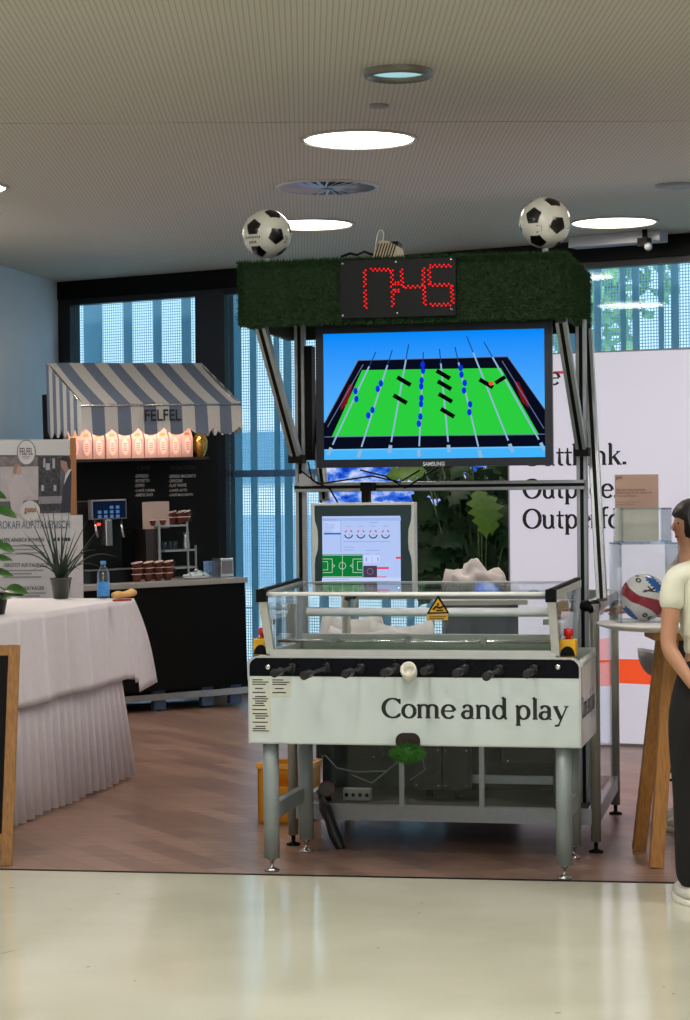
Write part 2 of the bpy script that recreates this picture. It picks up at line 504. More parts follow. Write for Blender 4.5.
# local y must point away from the room
o = mb.build('wall_left', M_wall, frame=F_l); structure(o)
if (F_l.M @ Vector((5, -.15, 0))).x > (F_l.M @ Vector((5, 0, 0))).x:
    for q in o.data.vertices: q.co.y *= -1
mb = MB(); mb.box(0, 10, -.02, .12, 0, CEIL)
M_rw = mat('warm_white_plaster', (190, 186, 180), .8)
F_r = Frame(Matrix.Translation((6.2, -5, 0)) @ Matrix.Rotation(R(90), 4, 'Z'))
mb = MB(); mb.box(0, 18, -.15, 0, 0, CEIL)
structure(mb.build('wall_right', M_rw, frame=F_r))
mb = MB(); mb.box(-9, 7, -7.2, -7.05, 0, CEIL); structure(mb.build('wall_back', M_rw))
mb = MB(); mb.box(-7.2, -7.05, -7, 14, 0, CEIL); structure(mb.build('wall_hall', M_rw))
mb = MB(); mb.box(-7.2, -5.1, 6.2, 6.35, 0, CEIL); structure(mb.build('wall_hall', M_rw))

def wx(px, py=400, v=0.0): return F_w.on_y(px, py, v).x
def wz(px, py, v=0.0): return F_w.on_y(px, py, v).z
beam_b = wz(75, 300)
mb = MB(); mb.box(0, WL, -.08, .10, beam_b, CEIL)
structure(mb.build('trim_3', M_black, frame=F_w))
M_frame = mat('dark_window_frame', (16, 20, 28), .4)
stiles = [(wx(60), wx(75)), (wx(200), wx(229)), (wx(452), wx(500)), (WL - .1, WL)]
mb = MB()
panes = []
for i in range(3):
    a = stiles[i][1]; b = stiles[i + 1][0]
    fo = MB()
    fo.box(stiles[i][0], stiles[i][1], -.06, .08, 0, beam_b)
    if i == 2: fo.box(stiles[3][0], stiles[3][1], -.06, .08, 0, beam_b)
    fo.box(a, b, -.04, .06, 0, .12)
    fo.box(a, b, -.04, .06, beam_b - .05, beam_b)
    wo = structure(fo.build('window_%d' % (i + 1), M_frame, frame=F_w))
    g = MB(); g.box(a, b, .0, .008, .12, beam_b - .05)
    g.build('window_pane', glass('window_glass_%d' % i, (.90, .95, 1.0), .1), wo)
# pale blue transom bar in the middle window
mb = MB(); mb.box(stiles[1][1], stiles[2][0], .05, .1, wz(260, 477, .05), wz(260, 470, .05))
structure(mb.build('trim_4', mat('blue_grey_metal', (96, 140, 176), .5), frame=F_w))

def add_translucency(m, rgb, f):
    nt = m.node_tree; b = nt.nodes['Principled BSDF']; out = nt.nodes['Material Output']
    t = nt.nodes.new('ShaderNodeBsdfTranslucent'); t.inputs[0].default_value = lin(rgb)
    x = nt.nodes.new('ShaderNodeMixShader'); x.inputs[0].default_value = f
    nt.links.new(b.outputs[0], x.inputs[1]); nt.links.new(t.outputs[0], x.inputs[2])
    for l in list(out.inputs[0].links): nt.links.remove(l)
    nt.links.new(x.outputs[0], out.inputs[0])
    return x
# facade fins and perforated screen outside the glass
M_fin = mat('blue_grey_fin', (150, 186, 204), .5, .0)
add_translucency(M_fin, (168, 204, 216), .75)
fin_px = [(84, 102), (124, 132), (154, 161), (182, 191), (233, 241), (250, 256), (274, 279), (284, 291), (318, 326), (345, 352), (380, 388), (405, 412), (425, 432), (440, 446), (520, 528), (545, 552), (570, 577), (595, 601), (621, 626), (633, 639), (659, 664), (672, 679)]
fr = thing('facade_fin_row', 'row of blue-grey vertical metal fins outside the tall dark-framed windows', 'sunshade', F_w, (0, .45, 0))
for a, b in fin_px:
    mb = MB(); mb.box(wx(a, 400, .45), wx(b, 400, .45), .45, .465, 0, CEIL + .3)
    mb.build('fin', M_fin, fr)
def mesh_mat():
    m = bpy.data.materials.new('perforated_screen'); m.use_nodes = True
    nt = m.node_tree; b = nt.nodes['Principled BSDF']; out = nt.nodes['Material Output']
    b.inputs['Base Color'].default_value = lin((120, 168, 186)); b.inputs['Roughness'].default_value = .6
    tc = nt.nodes.new('ShaderNodeTexCoord'); sp = nt.nodes.new('ShaderNodeSeparateXYZ'); nt.links.new(tc.outputs['Object'], sp.inputs[0])
    outs = []
    for k in (0, 2):
        a = nt.nodes.new('ShaderNodeMath'); a.operation = 'MULTIPLY'; a.inputs[1].default_value = 1 / .025
        f = nt.nodes.new('ShaderNodeMath'); f.operation = 'FRACT'
        g = nt.nodes.new('ShaderNodeMath'); g.operation = 'LESS_THAN'; g.inputs[1].default_value = .30
        nt.links.new(sp.outputs[k], a.inputs[0]); nt.links.new(a.outputs[0], f.inputs[0]); nt.links.new(f.outputs[0], g.inputs[0]); outs.append(g)
    mx = nt.nodes.new('ShaderNodeMath'); mx.operation = 'MAXIMUM'
    nt.links.new(outs[0].outputs[0], mx.inputs[0]); nt.links.new(outs[1].outputs[0], mx.inputs[1])
    t = nt.nodes.new('ShaderNodeBsdfTransparent'); ms = nt.nodes.new('ShaderNodeMixShader')
    nt.links.new(mx.outputs[0], ms.inputs[0]); nt.links.new(t.outputs[0], ms.inputs[1])
    tr = add_translucency(m, (176, 216, 226), .8); nt.links.new(tr.outputs[0], ms.inputs[2])
    nt.links.new(ms.outputs[0], out.inputs[0])
    return m
mb = MB(); mb.box(-.6, WL + .5, .52, .523, .0, CEIL + .3)
tag(mb.build('facade_mesh_screen', mesh_mat(), frame=F_w), 'perforated pale metal screen behind the vertical fins outside the windows', 'screen')

# outside: paved ground, pale building with bands of glass, trees
mb = MB(); mb.box(-8, 20, .25, 40, -.12, -.02)
structure(mb.build('ground_outside', mat('pale_paving', (205, 205, 200), .8), frame=F_w))
bd = thing('office_building', 'pale building with blue glass bands seen through the window screen', 'building', F_w, (0, 13, 0))
mb = MB(); mb.box(-8, 20, 13, 20, 0, 3.1); mb.build('wall', mat('white_facade', (235, 238, 240), .7), bd)
for k, (z0, z1) in enumerate(((1.95, 2.75), (.35, 1.45))):
    mb = MB(); mb.box(-7.8, 19.8, 12.94, 13.0, z0, z1); mb.build('window', mat('blue_glass_band_%d' % k, (90, 140, 180) if k == 0 else (150, 185, 215), .15), bd)
def tree(x, y, h, rad, label):
    t = thing('garden_tree', label, 'tree', F_w, (x, y, 0), 'trees outside the windows')
    mb = MB(); mb.tube([(x, y, 0), (x + .05, y, h * .4), (x - .05, y, h * .8)], [.14, .1, .05], 8); mb.build('trunk', M_pine, t)
    mb = MB(); rnd = random.Random(int(x * 100) + 5)
    for _ in range(2600):
        a = rnd.uniform(0, 6.283); c = rnd.uniform(-1, 1); rr = rad * rnd.uniform(.45, 1) * (1 + .25 * math.sin(3 * a + 5 * c))
        s = math.sqrt(1 - c * c)
        p = Vector((x + rr * s * math.cos(a), y + rr * s * math.sin(a), h * .75 + rr * c * 1.1))
        d = Vector((rnd.uniform(-1, 1), rnd.uniform(-1, 1), rnd.uniform(-1, 1))).normalized() * .13; e = d.orthogonal().normalized() * .07
        mb.add([p - d, p - e, p + d, p + e], [(0, 1, 2, 3)])
    o = mb.build('foliage', mat('tree_leaf', (140, 186, 108), .6, 0, .4, 3), t)
    return t
TL = ['green leafy tree outside behind the striped awning', 'leafy tree outside between the awning and the hanging screen', 'leafy tree outside behind the hanging screen',
      'green tree outside above the white slogan wall', 'rightmost green tree outside above the white slogan wall']
for i, (x, y, h, rad) in enumerate(((.6, 8.5, 6.4, 1.5), (4.0, 10.5, 6.6, 1.4), (7.4, 9.4, 6.0, 1.3), (7.0, 5.0, 5.6, 1.25), (10.2, 6.0, 5.8, 1.6))):
    tree(x, y, h, rad, TL[i])

# ------------------------------------------------------------------ ceiling fittings
M_lamp = emis('lamp_diffuser', (255, 236, 214), 9.0)
M_lampd = emis('dim_lamp_diffuser', (176, 226, 232), .85)
M_ring = mat('white_metal_ring', (190, 188, 184), .4, .2)
HALL = []
def ceiling_light(px, py, wpx, label, mm, energy, name='ceiling_light', group='round recessed ceiling lights'):
    c = hitc(px, py); r = wpx / 2 * c.y / FPX
    t = thing(name, label, 'ceiling light', W, (c.x, c.y, CEIL), group)
    mb = MB(); mb.lathe([(r, -.012), (r * 1.04, -.012), (r * 1.05, 0), (r * .98, .0), (r * .96, -.008)], c, 48, cap=False); mb.build('ring', M_ring, t)
    mb = MB(); mb.lathe([(0.0001, -.004), (r * .98, -.004), (r * .98, -.001)], c, 48); mb.build('diffuser', mm, t)
    if energy:
        l = lamp('ceiling_lamp', 'AREA', (c.x, c.y, CEIL - .03), energy, (1, .90, .78), r * 1.9, None, (0, 0, 0), 'DISK')
    return t
ceiling_light(359, 139, 112, 'large lit round ceiling light nearest above the scoreboard', M_lamp, 26)
ceiling_light(310, 224, 86, 'lit round ceiling light partly behind the left football', M_lamp, 18)
ceiling_light(614, 222, 85, 'lit round ceiling light right of the right football', M_lamp, 18)
ceiling_light(-50, 187, 112, 'lit round ceiling light cut off by the left picture edge', M_lamp, 22)
for xx_, yy_, lb_ in ((-2.2, 8.0, 'left'), (.1, 8.0, 'middle'), (2.4, 8.0, 'right'), (-2.2, 4.2, 'rear left'), (.1, 4.2, 'rear middle'), (2.4, 4.2, 'rear right')):
    HALL.append((xx_, yy_, lb_))
ceiling_light(-100, 224, 86, 'unseen round ceiling light added beyond the picture edge to brighten the left wall', M_lamp, 40)  # extra fixture added out of view to lift the left wall
ceiling_light(760, 139, 112, 'lit round ceiling light beyond the right picture edge', M_lamp, 26)
for xx_, yy_, lb_ in HALL:
    r = .31; c = Vector((xx_, yy_, CEIL))
    t = thing('ceiling_light', 'lit round ceiling light above the resin floor, ' + lb_, 'ceiling light', W, c, 'round recessed ceiling lights')
    mb = MB(); mb.lathe([(r, -.012), (r * 1.04, -.012), (r * 1.05, 0), (r * .98, .0), (r * .96, -.008)], c, 48, cap=False); mb.build('ring', M_ring, t)
    mb = MB(); mb.lathe([(0.0001, -.004), (r * .98, -.004), (r * .98, -.001)], c, 48); mb.build('diffuser', M_lamp, t)
    lamp('ceiling_lamp', 'AREA', (c.x, c.y, CEIL - .03), 36, (1, .97, .93), r * 1.9, None, (0, 0, 0), 'DISK')
for px in (-40, 398):
    if px < 0: continue
    ceiling_light(px, 71, 58, 'small dim round downlight with thick rim, topmost on the ceiling', M_lampd, 0, 'downlight', None)
    c = hitc(px, 71); r = 35 * c.y / FPX
    o = bpy.data.objects[[x.name for x in bpy.data.objects if x.name.startswith('downlight')][-1]]
    mb = MB(); mb.lathe([(r, -.0), (r * .97, -.03), (r * .86, -.034), (r * .82, -.006)], c, 48, cap=False)
    mb.build('rim', mat('grey_rim', (120, 116, 108), .4, .3), o)
# swirl diffuser air vent
c = hitc(327, 186.5); r = 52 * c.y / FPX
t = thing('air_vent', 'round metal swirl air vent in the ceiling between two lights', 'vent', W, (c.x, c.y, CEIL))
mb = MB(); mb.lathe([(r, 0), (r, -.012), (r * .93, -.014), (r * .92, 0)], c, 48, cap=False); mb.build('rim', M_ring, t)
mb = MB(); mb.lathe([(.0001, .004), (r * .95, .004), (r * .95, .006)], c + Vector((0, 0, -.01)), 48); mb.build('backing', mat('vent_dark', (50, 56, 66), .4, .3), t)
mb = MB()
for k in range(28):
    a = 2 * math.pi * k / 28
    p = c + Vector((math.cos(a), math.sin(a), 0)) * r * .15; q = c + Vector((math.cos(a + .25), math.sin(a + .25), 0)) * r * .92
    mb.beam(p + Vector((0, 0, -.012)), q + Vector((0, 0, -.012)), .016, .003, (0, 0, 1) if 0 else Vector((-math.sin(a), math.cos(a), .5)))
mb.build('blades', mat('vent_blade', (200, 212, 230), .3, .4), t)
for px, py, rp, lb in ((379, 105, 10, 'tiny round sprinkler cover on the ceiling below the dim downlight'), (676, 185, 21, 'flat round unlit ceiling cover near the right picture edge')):
    c = hitc(px, py); r = rp * c.y / FPX
    mb = MB(); mb.lathe([(r, 0), (r * .97, -.012), (r * .5, -.016), (.0001, -.016)], c, 32)
    o = mb.build('ceiling_cover', mat('cover_grey', (150, 146, 144), .5)); tag(o, lb, 'ceiling cover')
# long blind box and camera under the ceiling at the right
def on_w(px, py, v): return F_w.on_y(px, py, v)
a = on_w(577, 250, -.25); b = on_w(668, 240, -.25)
mb = MB(); mb.box(a.x, b.x, -.40, -.25, b.z - .02, CEIL)
tag(mb.build('blind_box', mat('grey_white_metal', (168, 172, 182), .5), frame=F_w, bevel=.004), 'pale grey box under the ceiling above the right window', 'blind box')
a = on_w(645, 246, -.46)
t = thing('security_camera', 'small camera hanging under the pale grey blind box', 'camera', F_w, (a.x, a.y, a.z))
mb = MB(); mb.tube([(a.x, a.y, CEIL), (a.x, a.y, a.z)], .02, 10); mb.box(a.x - .05, a.x + .03, a.y - .03, a.y + .05, a.z, a.z + .06); mb.build('bracket', M_black, t)
mb = MB(); mb.ball((a.x + .04, a.y - .03, a.z - .01), .032, 16); mb.build('dome', mat('dome_grey', (120, 122, 128), .2), t)

# ================================================================== FOOSBALL TABLE AND ITS DISPLAY RIG
o0 = hitf(272, 871)
F = frame_at(o0, R(-12))
def U(px, v, py=600): return F.on_y(px, py, v).x
def Z(py, v, px=345): return F.on_y(px, py, v).z
VF = -.06
u0 = U(248, VF, 700); u1 = U(581, VF, 700)
zt = Z(656, VF, 250); zs = Z(676, VF, 250); zb = Z(743.5, VF, 250)
DEP = .58
ft = thing('foosball_table', 'white foosball table with Come and play lettering and grey steel legs', 'foosball table', F, (.65, .3, 0))
def rrect(x0, x1, z0, z1, y, r, n=6, bottom=True):
    pts = []
    for cx, cz, a0 in ((x1 - r, z1 - r, 0), (x0 + r, z1 - r, 90)):
        for i in range(n + 1):
            a = R(a0 + 90 * i / n); pts.append((cx + r * math.cos(a), y, cz + r * math.sin(a)))
    if bottom:
        for cx, cz, a0 in ((x0 + r, z0 + r, 180), (x1 - r, z0 + r, 270)):
            for i in range(n + 1):
                a = R(a0 + 90 * i / n); pts.append((cx + r * math.cos(a), y, cz + r * math.sin(a)))
    else:
        pts += [(x0, y, z0), (x1, y, z0)]
    return pts
mb = MB(); mb.prism(rrect(u0, u1, zb, zt, VF + .004, .045, 8, False), (0, .03, 0)); mb.build('panel_edge', M_aluw, ft)
mb = MB(); mb.prism(rrect(u0 + .008, u1 - .008, zb + .006, zs, VF, .001, 1, False), (0, .01, 0)); mb.build('front_panel', M_white, ft)
mb = MB(); mb.prism(rrect(u0 + .008, u1 - .008, zs, zt - .008, VF - .001, .04, 8, False), (0, .01, 0)); mb.build('rod_strip', M_navy, ft)
for s, x in ((0, u0), (1, u1 - .02)):
    mb = MB(); mb.box(x, x + .02, VF + .034, DEP, zb, zt - .03); mb.build('side_panel', mat('white_side_%d' % s, (220, 222, 224), .35), ft)
    mb = MB(); mb.tube([(x + .01, VF + .02, zt - .03), (x + .01, DEP, zt - .03)], .016, 10); mb.build('side_rail', M_aluw, ft)
mb = MB(); mb.box(u0, u1, DEP, DEP + .03, zb, zt); mb.build('rear_panel', M_aluw, ft)
mb = MB(); mb.box(u0 + .02, u1 - .02, VF + .034, DEP, zb + .02, zb + .05); mb.build('underside', M_black, ft)
mb = MB(); mb.box(u0 + .12, u1 - .12, VF + .05, DEP - .02, zt - .16, zt - .14); mb.build('playfield', mat('green_playfield', (40, 150, 60), .4), ft)
# lettering
sx0 = U(383, VF, 715); sx1 = U(566, VF, 715); zbase = Z(718.5, VF, 450)
k = (sx1 - sx0) / (serif_width('Come and play') - .12)
serif('lettering', 'Come and play', lambda x, y: (sx0 + (x - .07) * k, VF - .0012, zbase + y * k * .93), M_letter, ft)
ry0, ry1 = .0, .62
kk = k * .72
serif('side_lettering', 'Come and play', lambda x, y: (u1 + .0012, VF + .02 + (x) * kk, zbase + y * k * 1.0), M_letter, ft)
# information stickers
M_paper = mat('sticker_paper', (196, 200, 188), .6)
for (a, b, c_, d) in ((250.5, 270, 677, 733), (270.5, 291, 677, 697)):
    mb = MB(); x0, x1 = U(a, VF), U(b, VF); z1, z0 = Z(c_, VF, 260), Z(d, VF, 260)
    mb.box(x0, x1, VF - .001, VF, z0, z1); st = mb.build('sticker', M_paper, ft)
    mb = MB(); z = z1 - .01; rnd = random.Random(3)
    while z > z0 + .01:
        L = rnd.uniform(.5, .92) * (x1 - x0)
        mb.box(x0 + .005 + (.012 if rnd.random() < .4 else 0), x0 + L, VF - .002, VF - .001, z - .0045, z)
        z -= rnd.choice((.010, .010, .010, .018))
    mb.build('printed_lines', M_letter, st)
# screws
mb = MB()
for px, py in ((268, 667), (558, 667)):
    p = F.on_y(px, py, VF)
    mb.lathe([(.012, 0), (.012, .006), (.005, .008), (.0001, .008)], (p.x, VF - .001, p.z), 14, Matrix.Rotation(R(90), 3, 'X'))
mb.build('screws', M_chrome, ft)
# rods, bearings and handles
hx = [292 + 34.6 * i for i in range(8)]
ends = [278, 307, 347, 385, 425, 455, 482, 524]
for i in range(8):
    p = F.on_y(hx[i], 667.5 + i * .3, VF); x, z = p.x, p.z
    ext = (hx[i] - ends[i]) / 12 * .24 + .05
    grip = .11
    mb = MB(); mb.tube([(x, VF - ext + .02, z), (x, DEP - .02, z)], .008, 10); rod = mb.build('rod', M_dsteel, ft)
    mb = MB(); yy = VF - ext
    mb.tube([(x, yy, z), (x, yy + .004, z), (x, yy + .05, z), (x, yy + grip, z), (x, yy + grip + .01, z)], [.015, .02, .0165, .0185, .012], 8)
    mb.build('handle', M_rubber, rod)
    mb = MB(); mb.lathe([(.024, 0), (.024, .01), (.012, .014)], (x, VF - .001, z), 16, Matrix.Rotation(R(90), 3, 'X'))
    mb.lathe([(.004, 0), (.004, .004), (.0001, .005)], (x + .03, VF - .001, z + .02), 8, Matrix.Rotation(R(90), 3, 'X'))
    mb.lathe([(.004, 0), (.004, .004), (.0001, .005)], (x - .005, VF - .001, z + .034), 8, Matrix.Rotation(R(90), 3, 'X'))
    mb.build('bearing', M_blackgloss, rod)
# white ball-entry cup
p = F.on_y(409.5, 675, VF - .02)
mb = MB(); MX = Matrix.Rotation(R(90), 3, 'X')
mb.lathe([(.030, .0), (.034, .02), (.036, .06), (.026, .065), (.024, .03), (.0001, .028)], (p.x, VF, p.z), 20, Matrix.Rotation(R(62), 3, 'X'))
mb.build('ball_cup', mat('ivory_plastic', (222, 218, 205), .35), ft)
# ball return with turf lip
p = F.on_y(408, 742, VF)
mb = MB(); mb.prism(rrect(p.x - .055, p.x + .055, p.z - .035, p.z + .04, VF - .004, .035), (0, .02, 0)); mb.build('return_opening', mat('dark_brown_hole', (38, 20, 20), .3), ft)
mb = MB(); rnd = random.Random(2)
mb.ball((p.x + .005, VF - .035, p.z - .048), .05, 16, (1.35, .75, .62))
for _ in range(1100):
    bb = Vector((rnd.gauss(0, 1), rnd.gauss(0, 1), rnd.gauss(0, 1))).normalized(); bb = Vector((p.x + .005 + bb.x * .066, VF - .035 + bb.y * .036, p.z - .048 + bb.z * .03))
    d = (bb - Vector((p.x + .005, VF - .03, p.z - .045))).normalized() * .022 + Vector((0, -.004, rnd.uniform(-.005, .01)))
    s = Vector((rnd.uniform(-1, 1), rnd.uniform(-1, 1), rnd.uniform(-1, 1))).normalized() * .0022
    mb.add([bb - s, bb + s, bb + d], [(0, 1, 2)])
mb.build('turf_lip', mat('bright_turf', (44, 104, 24), .8, 0, .4, 60), ft)
# legs
legs = []
uR = U(564.5, 0, 860)
for (x, y, lf) in ((0, 0, 1), (uR, 0, 1), (.03, DEP - .03, 1), (uR - .02, DEP - .03, 1)):
    mb = MB(); mb.tube([(x, y, .06), (x, y, zb + .02)], .0355, 24); lg = mb.build('leg', M_greypaint, ft)
    mb = MB(); mb.lathe([(.034, 0), (.034, .008), (.012, .018), (.008, .022), (.008, .05), (.018, .05), (.018, .062)], (x, y, 0), 20); mb.build('foot', M_steel, lg)
for x in (0.01, uR - .01):
    mb = MB(); mb.box(x - .018, x + .018, .02, DEP - .05, .235, .305); mb.build('stretcher', M_greypaint, ft)

# clear safety cover on the table
cv = thing('safety_cover', 'clear acrylic safety hood with pale frame on top of the foosball table', 'cover', F, (.65, .2, zt))
def P(px, py, v): return F.on_y(px, py, v)
A0 = P(271, 651, -.02); A1 = P(556, 653, -.02); zc = zt + .012
B0 = P(262, 594, -.10); B1 = P(551, 594, -.10)
C0 = P(322, 584, .55); C1 = P(578, 581, .55); C0.x = max(C0.x - .22, u0 + .1)
C0 = Vector((B0.x + .02, .55, C0.z)); C1.z = C0.z = (C0.z + C1.z) / 2
D0 = Vector((A0.x, .55, zc)); D1 = Vector((A1.x + .02, .55, zc))
A0.z = A1.z = zc; B0.z = B1.z = (B0.z + B1.z) / 2
mb = MB(); mb.beam(A0, A1, .032, .036, (0, 0, 1)); mb.beam(D0, D1, .025, .025, (0, 0, 1)); mb.beam(A0, D0, .03, .03, (0, 0, 1)); mb.beam(A1, D1, .03, .03, (0, 0, 1)); mb.build('base_frame', M_aluw, cv)
for a, b in ((A0, B0), (A1, B1)):
    mb = MB(); mb.beam(a, b, .034, .03); mb.build('corner_post', M_aluw, cv)
for a, b in ((D0, C0), (D1, C1)):
    mb = MB(); mb.beam(a, b, .024, .024); mb.build('rear_post', M_alu, cv)
mb = MB(); mb.tube([B0, B1], .009, 10); mb.build('top_rod', mat('white_rod', (230, 232, 232), .3), cv)
mb = MB(); mb.tube([C0, C1], .006, 8); mb.build('rear_rod', M_aluw, cv)
for a, b in ((B0, C0), (B1, C1)):
    mb = MB(); mb.beam(a + Vector((0, 0, -.005)), b + Vector((0, 0, -.005)), .03, .03); sr = mb.build('side_rail', M_aluw, cv)
    mb = MB(); mb.beam(a + Vector((0, -.01, .016)), b + Vector((0, 0, .016)), .02, .014); mb.build('black_seal', M_black, sr)
    mb = MB(); mb.box(a.x - .022, a.x + .022, a.y - .022, a.y + .022, a.z - .035, a.z + .02); mb.build('corner_clip', M_black, sr)
for q in ([A0, A1, B1, B0], [D0, D1, C1, C0], [A0, D0, C0, B0], [A1, D1, C1, B1], [B0, B1, C1, C0]):
    mb = MB(); n = (q[1] - q[0]).cross(q[2] - q[0]).normalized() * .004
    mb.prism(q, n); mb.build('acrylic_pane', M_acryl, cv)
mb = MB(); za = zc + .05
mb.tube([(A0.x + .02, .03, za), (A1.x - .02, .03, za)], .008, 10); mb.build('inner_rod', M_chrome, cv)
mb = MB(); mb.box(A0.x + .03, A1.x - .03, .46, .5, zc + .02, zc + .055); mb.build('inner_ledge', M_aluw, cv)
mb = MB()
for px in (335, 409, 484): 
    q = P(px, 645, .02); mb.box(q.x - .012, q.x + .012, .005, .04, za - .014, za + .018)
for px in (271, 546):
    q = P(px, 622, -.03); mb.box(q.x - .012, q.x + .012, -.04, .0, q.z - .012, q.z + .012)
mb.build('clamps', M_chrome, cv)
# frosted white tube inside the hood
mb = MB(); q = P(345, 612, .35); mb.tube([(A0.x + .08, .35, q.z), (A1.x - .04, .35, q.z)], .020, 14); mb.build('light_tube', mat('frosted_tube', (228, 230, 238), .4), cv)
# warning sign on the front pane
p = P(438, 622, -.075)
wsn = thing('warning_sign', 'yellow triangular hand hazard sticker on the clear hood', 'sign', F, tuple(p))
nn = Vector((0, -.004, 0)); q0 = P(438, 621, -.075)
def wp(px, py, d=0.0):
    q = P(px, py, -.072); fr_ = (q.z - A0.z) / (B0.z - A0.z); q = P(px, py, -.02 - .08 * fr_ - .008 - d); return q
mb = MB(); mb.prism([wp(426.5, 614), wp(449.5, 613.5), wp(438, 595)], (0, .002, 0)); mb.build('triangle_border', M_black, wsn)
mb = MB(); mb.prism([wp(429.2, 612.4, .001), wp(446.8, 612, .001), wp(438, 598.6, .001)], (0, .001, 0)); mb.build('triangle', M_yellow, wsn)
mb = MB(); mb.tube([wp(433, 609.5, .003), wp(436, 606.5, .003), wp(440, 608, .003), wp(443, 606.5, .003)], .0045, 6); mb.tube([wp(436, 610.5, .003), wp(443, 610.5, .003)], .003, 6)
mb.tube([wp(438, 605.5, .003), wp(438, 603, .003)], .004, 6); mb.build('hand_symbol', M_black, wsn)
mb = MB(); mb.prism([wp(427, 620.5), wp(448, 620), wp(448, 614.5), wp(427, 615)], (0, .001, 0)); lb_ = mb.build('label', M_yellow, wsn)
mb = MB(); mb.beam(wp(429, 616.8, .002), wp(446, 616.5, .002), .003, .001, (0, 0, 1)); mb.beam(wp(429, 618.8, .002), wp(444, 618.5, .002), .003, .001, (0, 0, 1)); mb.build('printed_lines', mat('sign_print', (70, 50, 10), .6), lb_)
# emergency stop buttons
for px, lb, fl in ((262, 'red emergency stop button on yellow box, left end of the foosball table', 'l'), (568, 'red emergency stop button on yellow box, right end of the foosball table', 'r')):
    q = P(px, 645, .02); x = q.x
    t = thing('emergency_stop', lb, 'emergency stop', F, (x, .04, zt), 'emergency stops on the table rail')
    mb = MB(); mb.box(x - .036, x + .036, .0, .08, zt, zt + .075); mb.build('housing', M_yellow, t, .006)
    mb = MB()
    pts = [(x + .032 * math.cos(R(a)), -.003, zt + .004 + .042 * math.sin(R(a))) for a in range(0, 181, 15)]
    mb.prism(pts, (0, .003, 0)); mb.build('shroud', M_black, t)
    mb = MB(); mb.lathe([(.014, 0), (.014, .012), (.021, .016), (.021, .045), (.0001, .048)], (x, .04, zt + .074), 18); mb.build('button', M_red, t)

# ---------------- display rig
rg = thing('display_rig', 'tall aluminium profile frame with glass cabinet behind the foosball table', 'stand', F, (.65, 1.1, 0))
CF, CB_ = .74, 2.0
cR = F.on_z(597, 851, 0).x; cL = U(293, CF, 800)
zc1 = Z(597, CF, 590) + .03; zc0 = Z(606, CF, 590)
pts4 = ((cL, CF), (cR, CF), (cL, CB_), (cR - .02, CB_))
for x, y in pts4:
    mb = MB(); mb.tube([(x, y, .05), (x, y, zc0 + .01)], .024, 16); pp = mb.build('post', mat('grey_beige_steel', (150, 150, 144), .4, .3), rg)
    mb = MB(); mb.lathe([(.034, 0), (.034, .008), (.01, .016), (.01, .05)], (x, y, 0), 18); mb.build('foot', M_black, pp)
for (x0, y0), (x1, y1) in ((pts4[0], pts4[1]), (pts4[2], pts4[3]), (pts4[0], pts4[2]), (pts4[1], pts4[3])):
    mb = MB(); mb.beam((x0, y0, .165), (x1, y1, .165), .075, .03, (0, 0, 1)); mb.build('lower_beam', M_alu, rg)
def elbow(x0, y0, x1, y1, z, mid, rg):
    a = Vector((x0, y0, z)); b = Vector((x1, y1, z)); d = (b - a).normalized()
    mb = MB(); mb.beam(a + d * .06, b - d * .06, .05, .045, (0, 0, 1)); tb = mb.build('top_beam', M_alu, rg)
    mb = MB()
    for p0, s in ((a, 1), (b, -1)):
        mb.tube([p0 + Vector((0, 0, -.03)), p0 + Vector((0, 0, -.008)) + d * s * .008, p0 + d * s * .03, p0 + d * s * .065], [.024, .0255, .0265, .0265], 14)
    mb.build('corner_cap', M_black, tb)
uc = U(556, CF, 600)
elbow(uc, CF, cR, CF, zc0, None, rg); elbow(cR - .02, CB_, cL, CB_, zc0, None, rg); elbow(cR, CF, cR - .02, CB_, zc0, None, rg)
mb = MB(); mb.tube([(uc, CF, .2), (uc, CF, zc0 - .02)], .02, 14); mb.build('post', M_alu, rg)
for q in ([(cR, CF + .03, .21), (cR - .02, CB_ - .03, .21), (cR - .02, CB_ - .03, zc0 - .03), (cR, CF + .03, zc0 - .03)],
          [(cL + .03, CF, .2), (cR - .03, CF, .2), (cR - .03, CF, .62), (cL + .03, CF, .62)],):
    mb = MB(); n = (Vector(q[1]) - Vector(q[0])).cross(Vector(q[2]) - Vector(q[0])).normalized() * .005
    mb.prism(q, n); mb.build('glass_panel', M_acryl, rg)
mb = MB(); mb.box(cL + .01, cR - .13, 1.35, 1.37, .18, .95); mb.build('back_board', mat('dark_green_board', (14, 22, 18), .6, spec=.15), rg)
mb = MB(); mb.box(cL + .01, cR - .05, CF + .04, CB_ - .04, .185, .2); mb.build('cabinet_floor', mat('dark_board', (24, 26, 26), .6), rg)
for px in (402, 482):
    q = P(px, 780, CF - .02); mb = MB(); mb.box(q.x - .012, q.x + .012, CF - .03, CF - .008, .2, .62); mb.build('divider', M_alu, rg)
mb = MB(); q = P(520, 780, 1.2); mb.box(P(470, 780, 1.2).x, P(590, 780, 1.2).x, 1.2, 1.23, q.z - .02, q.z + .02); mb.build('rear_bar', M_alu, rg)
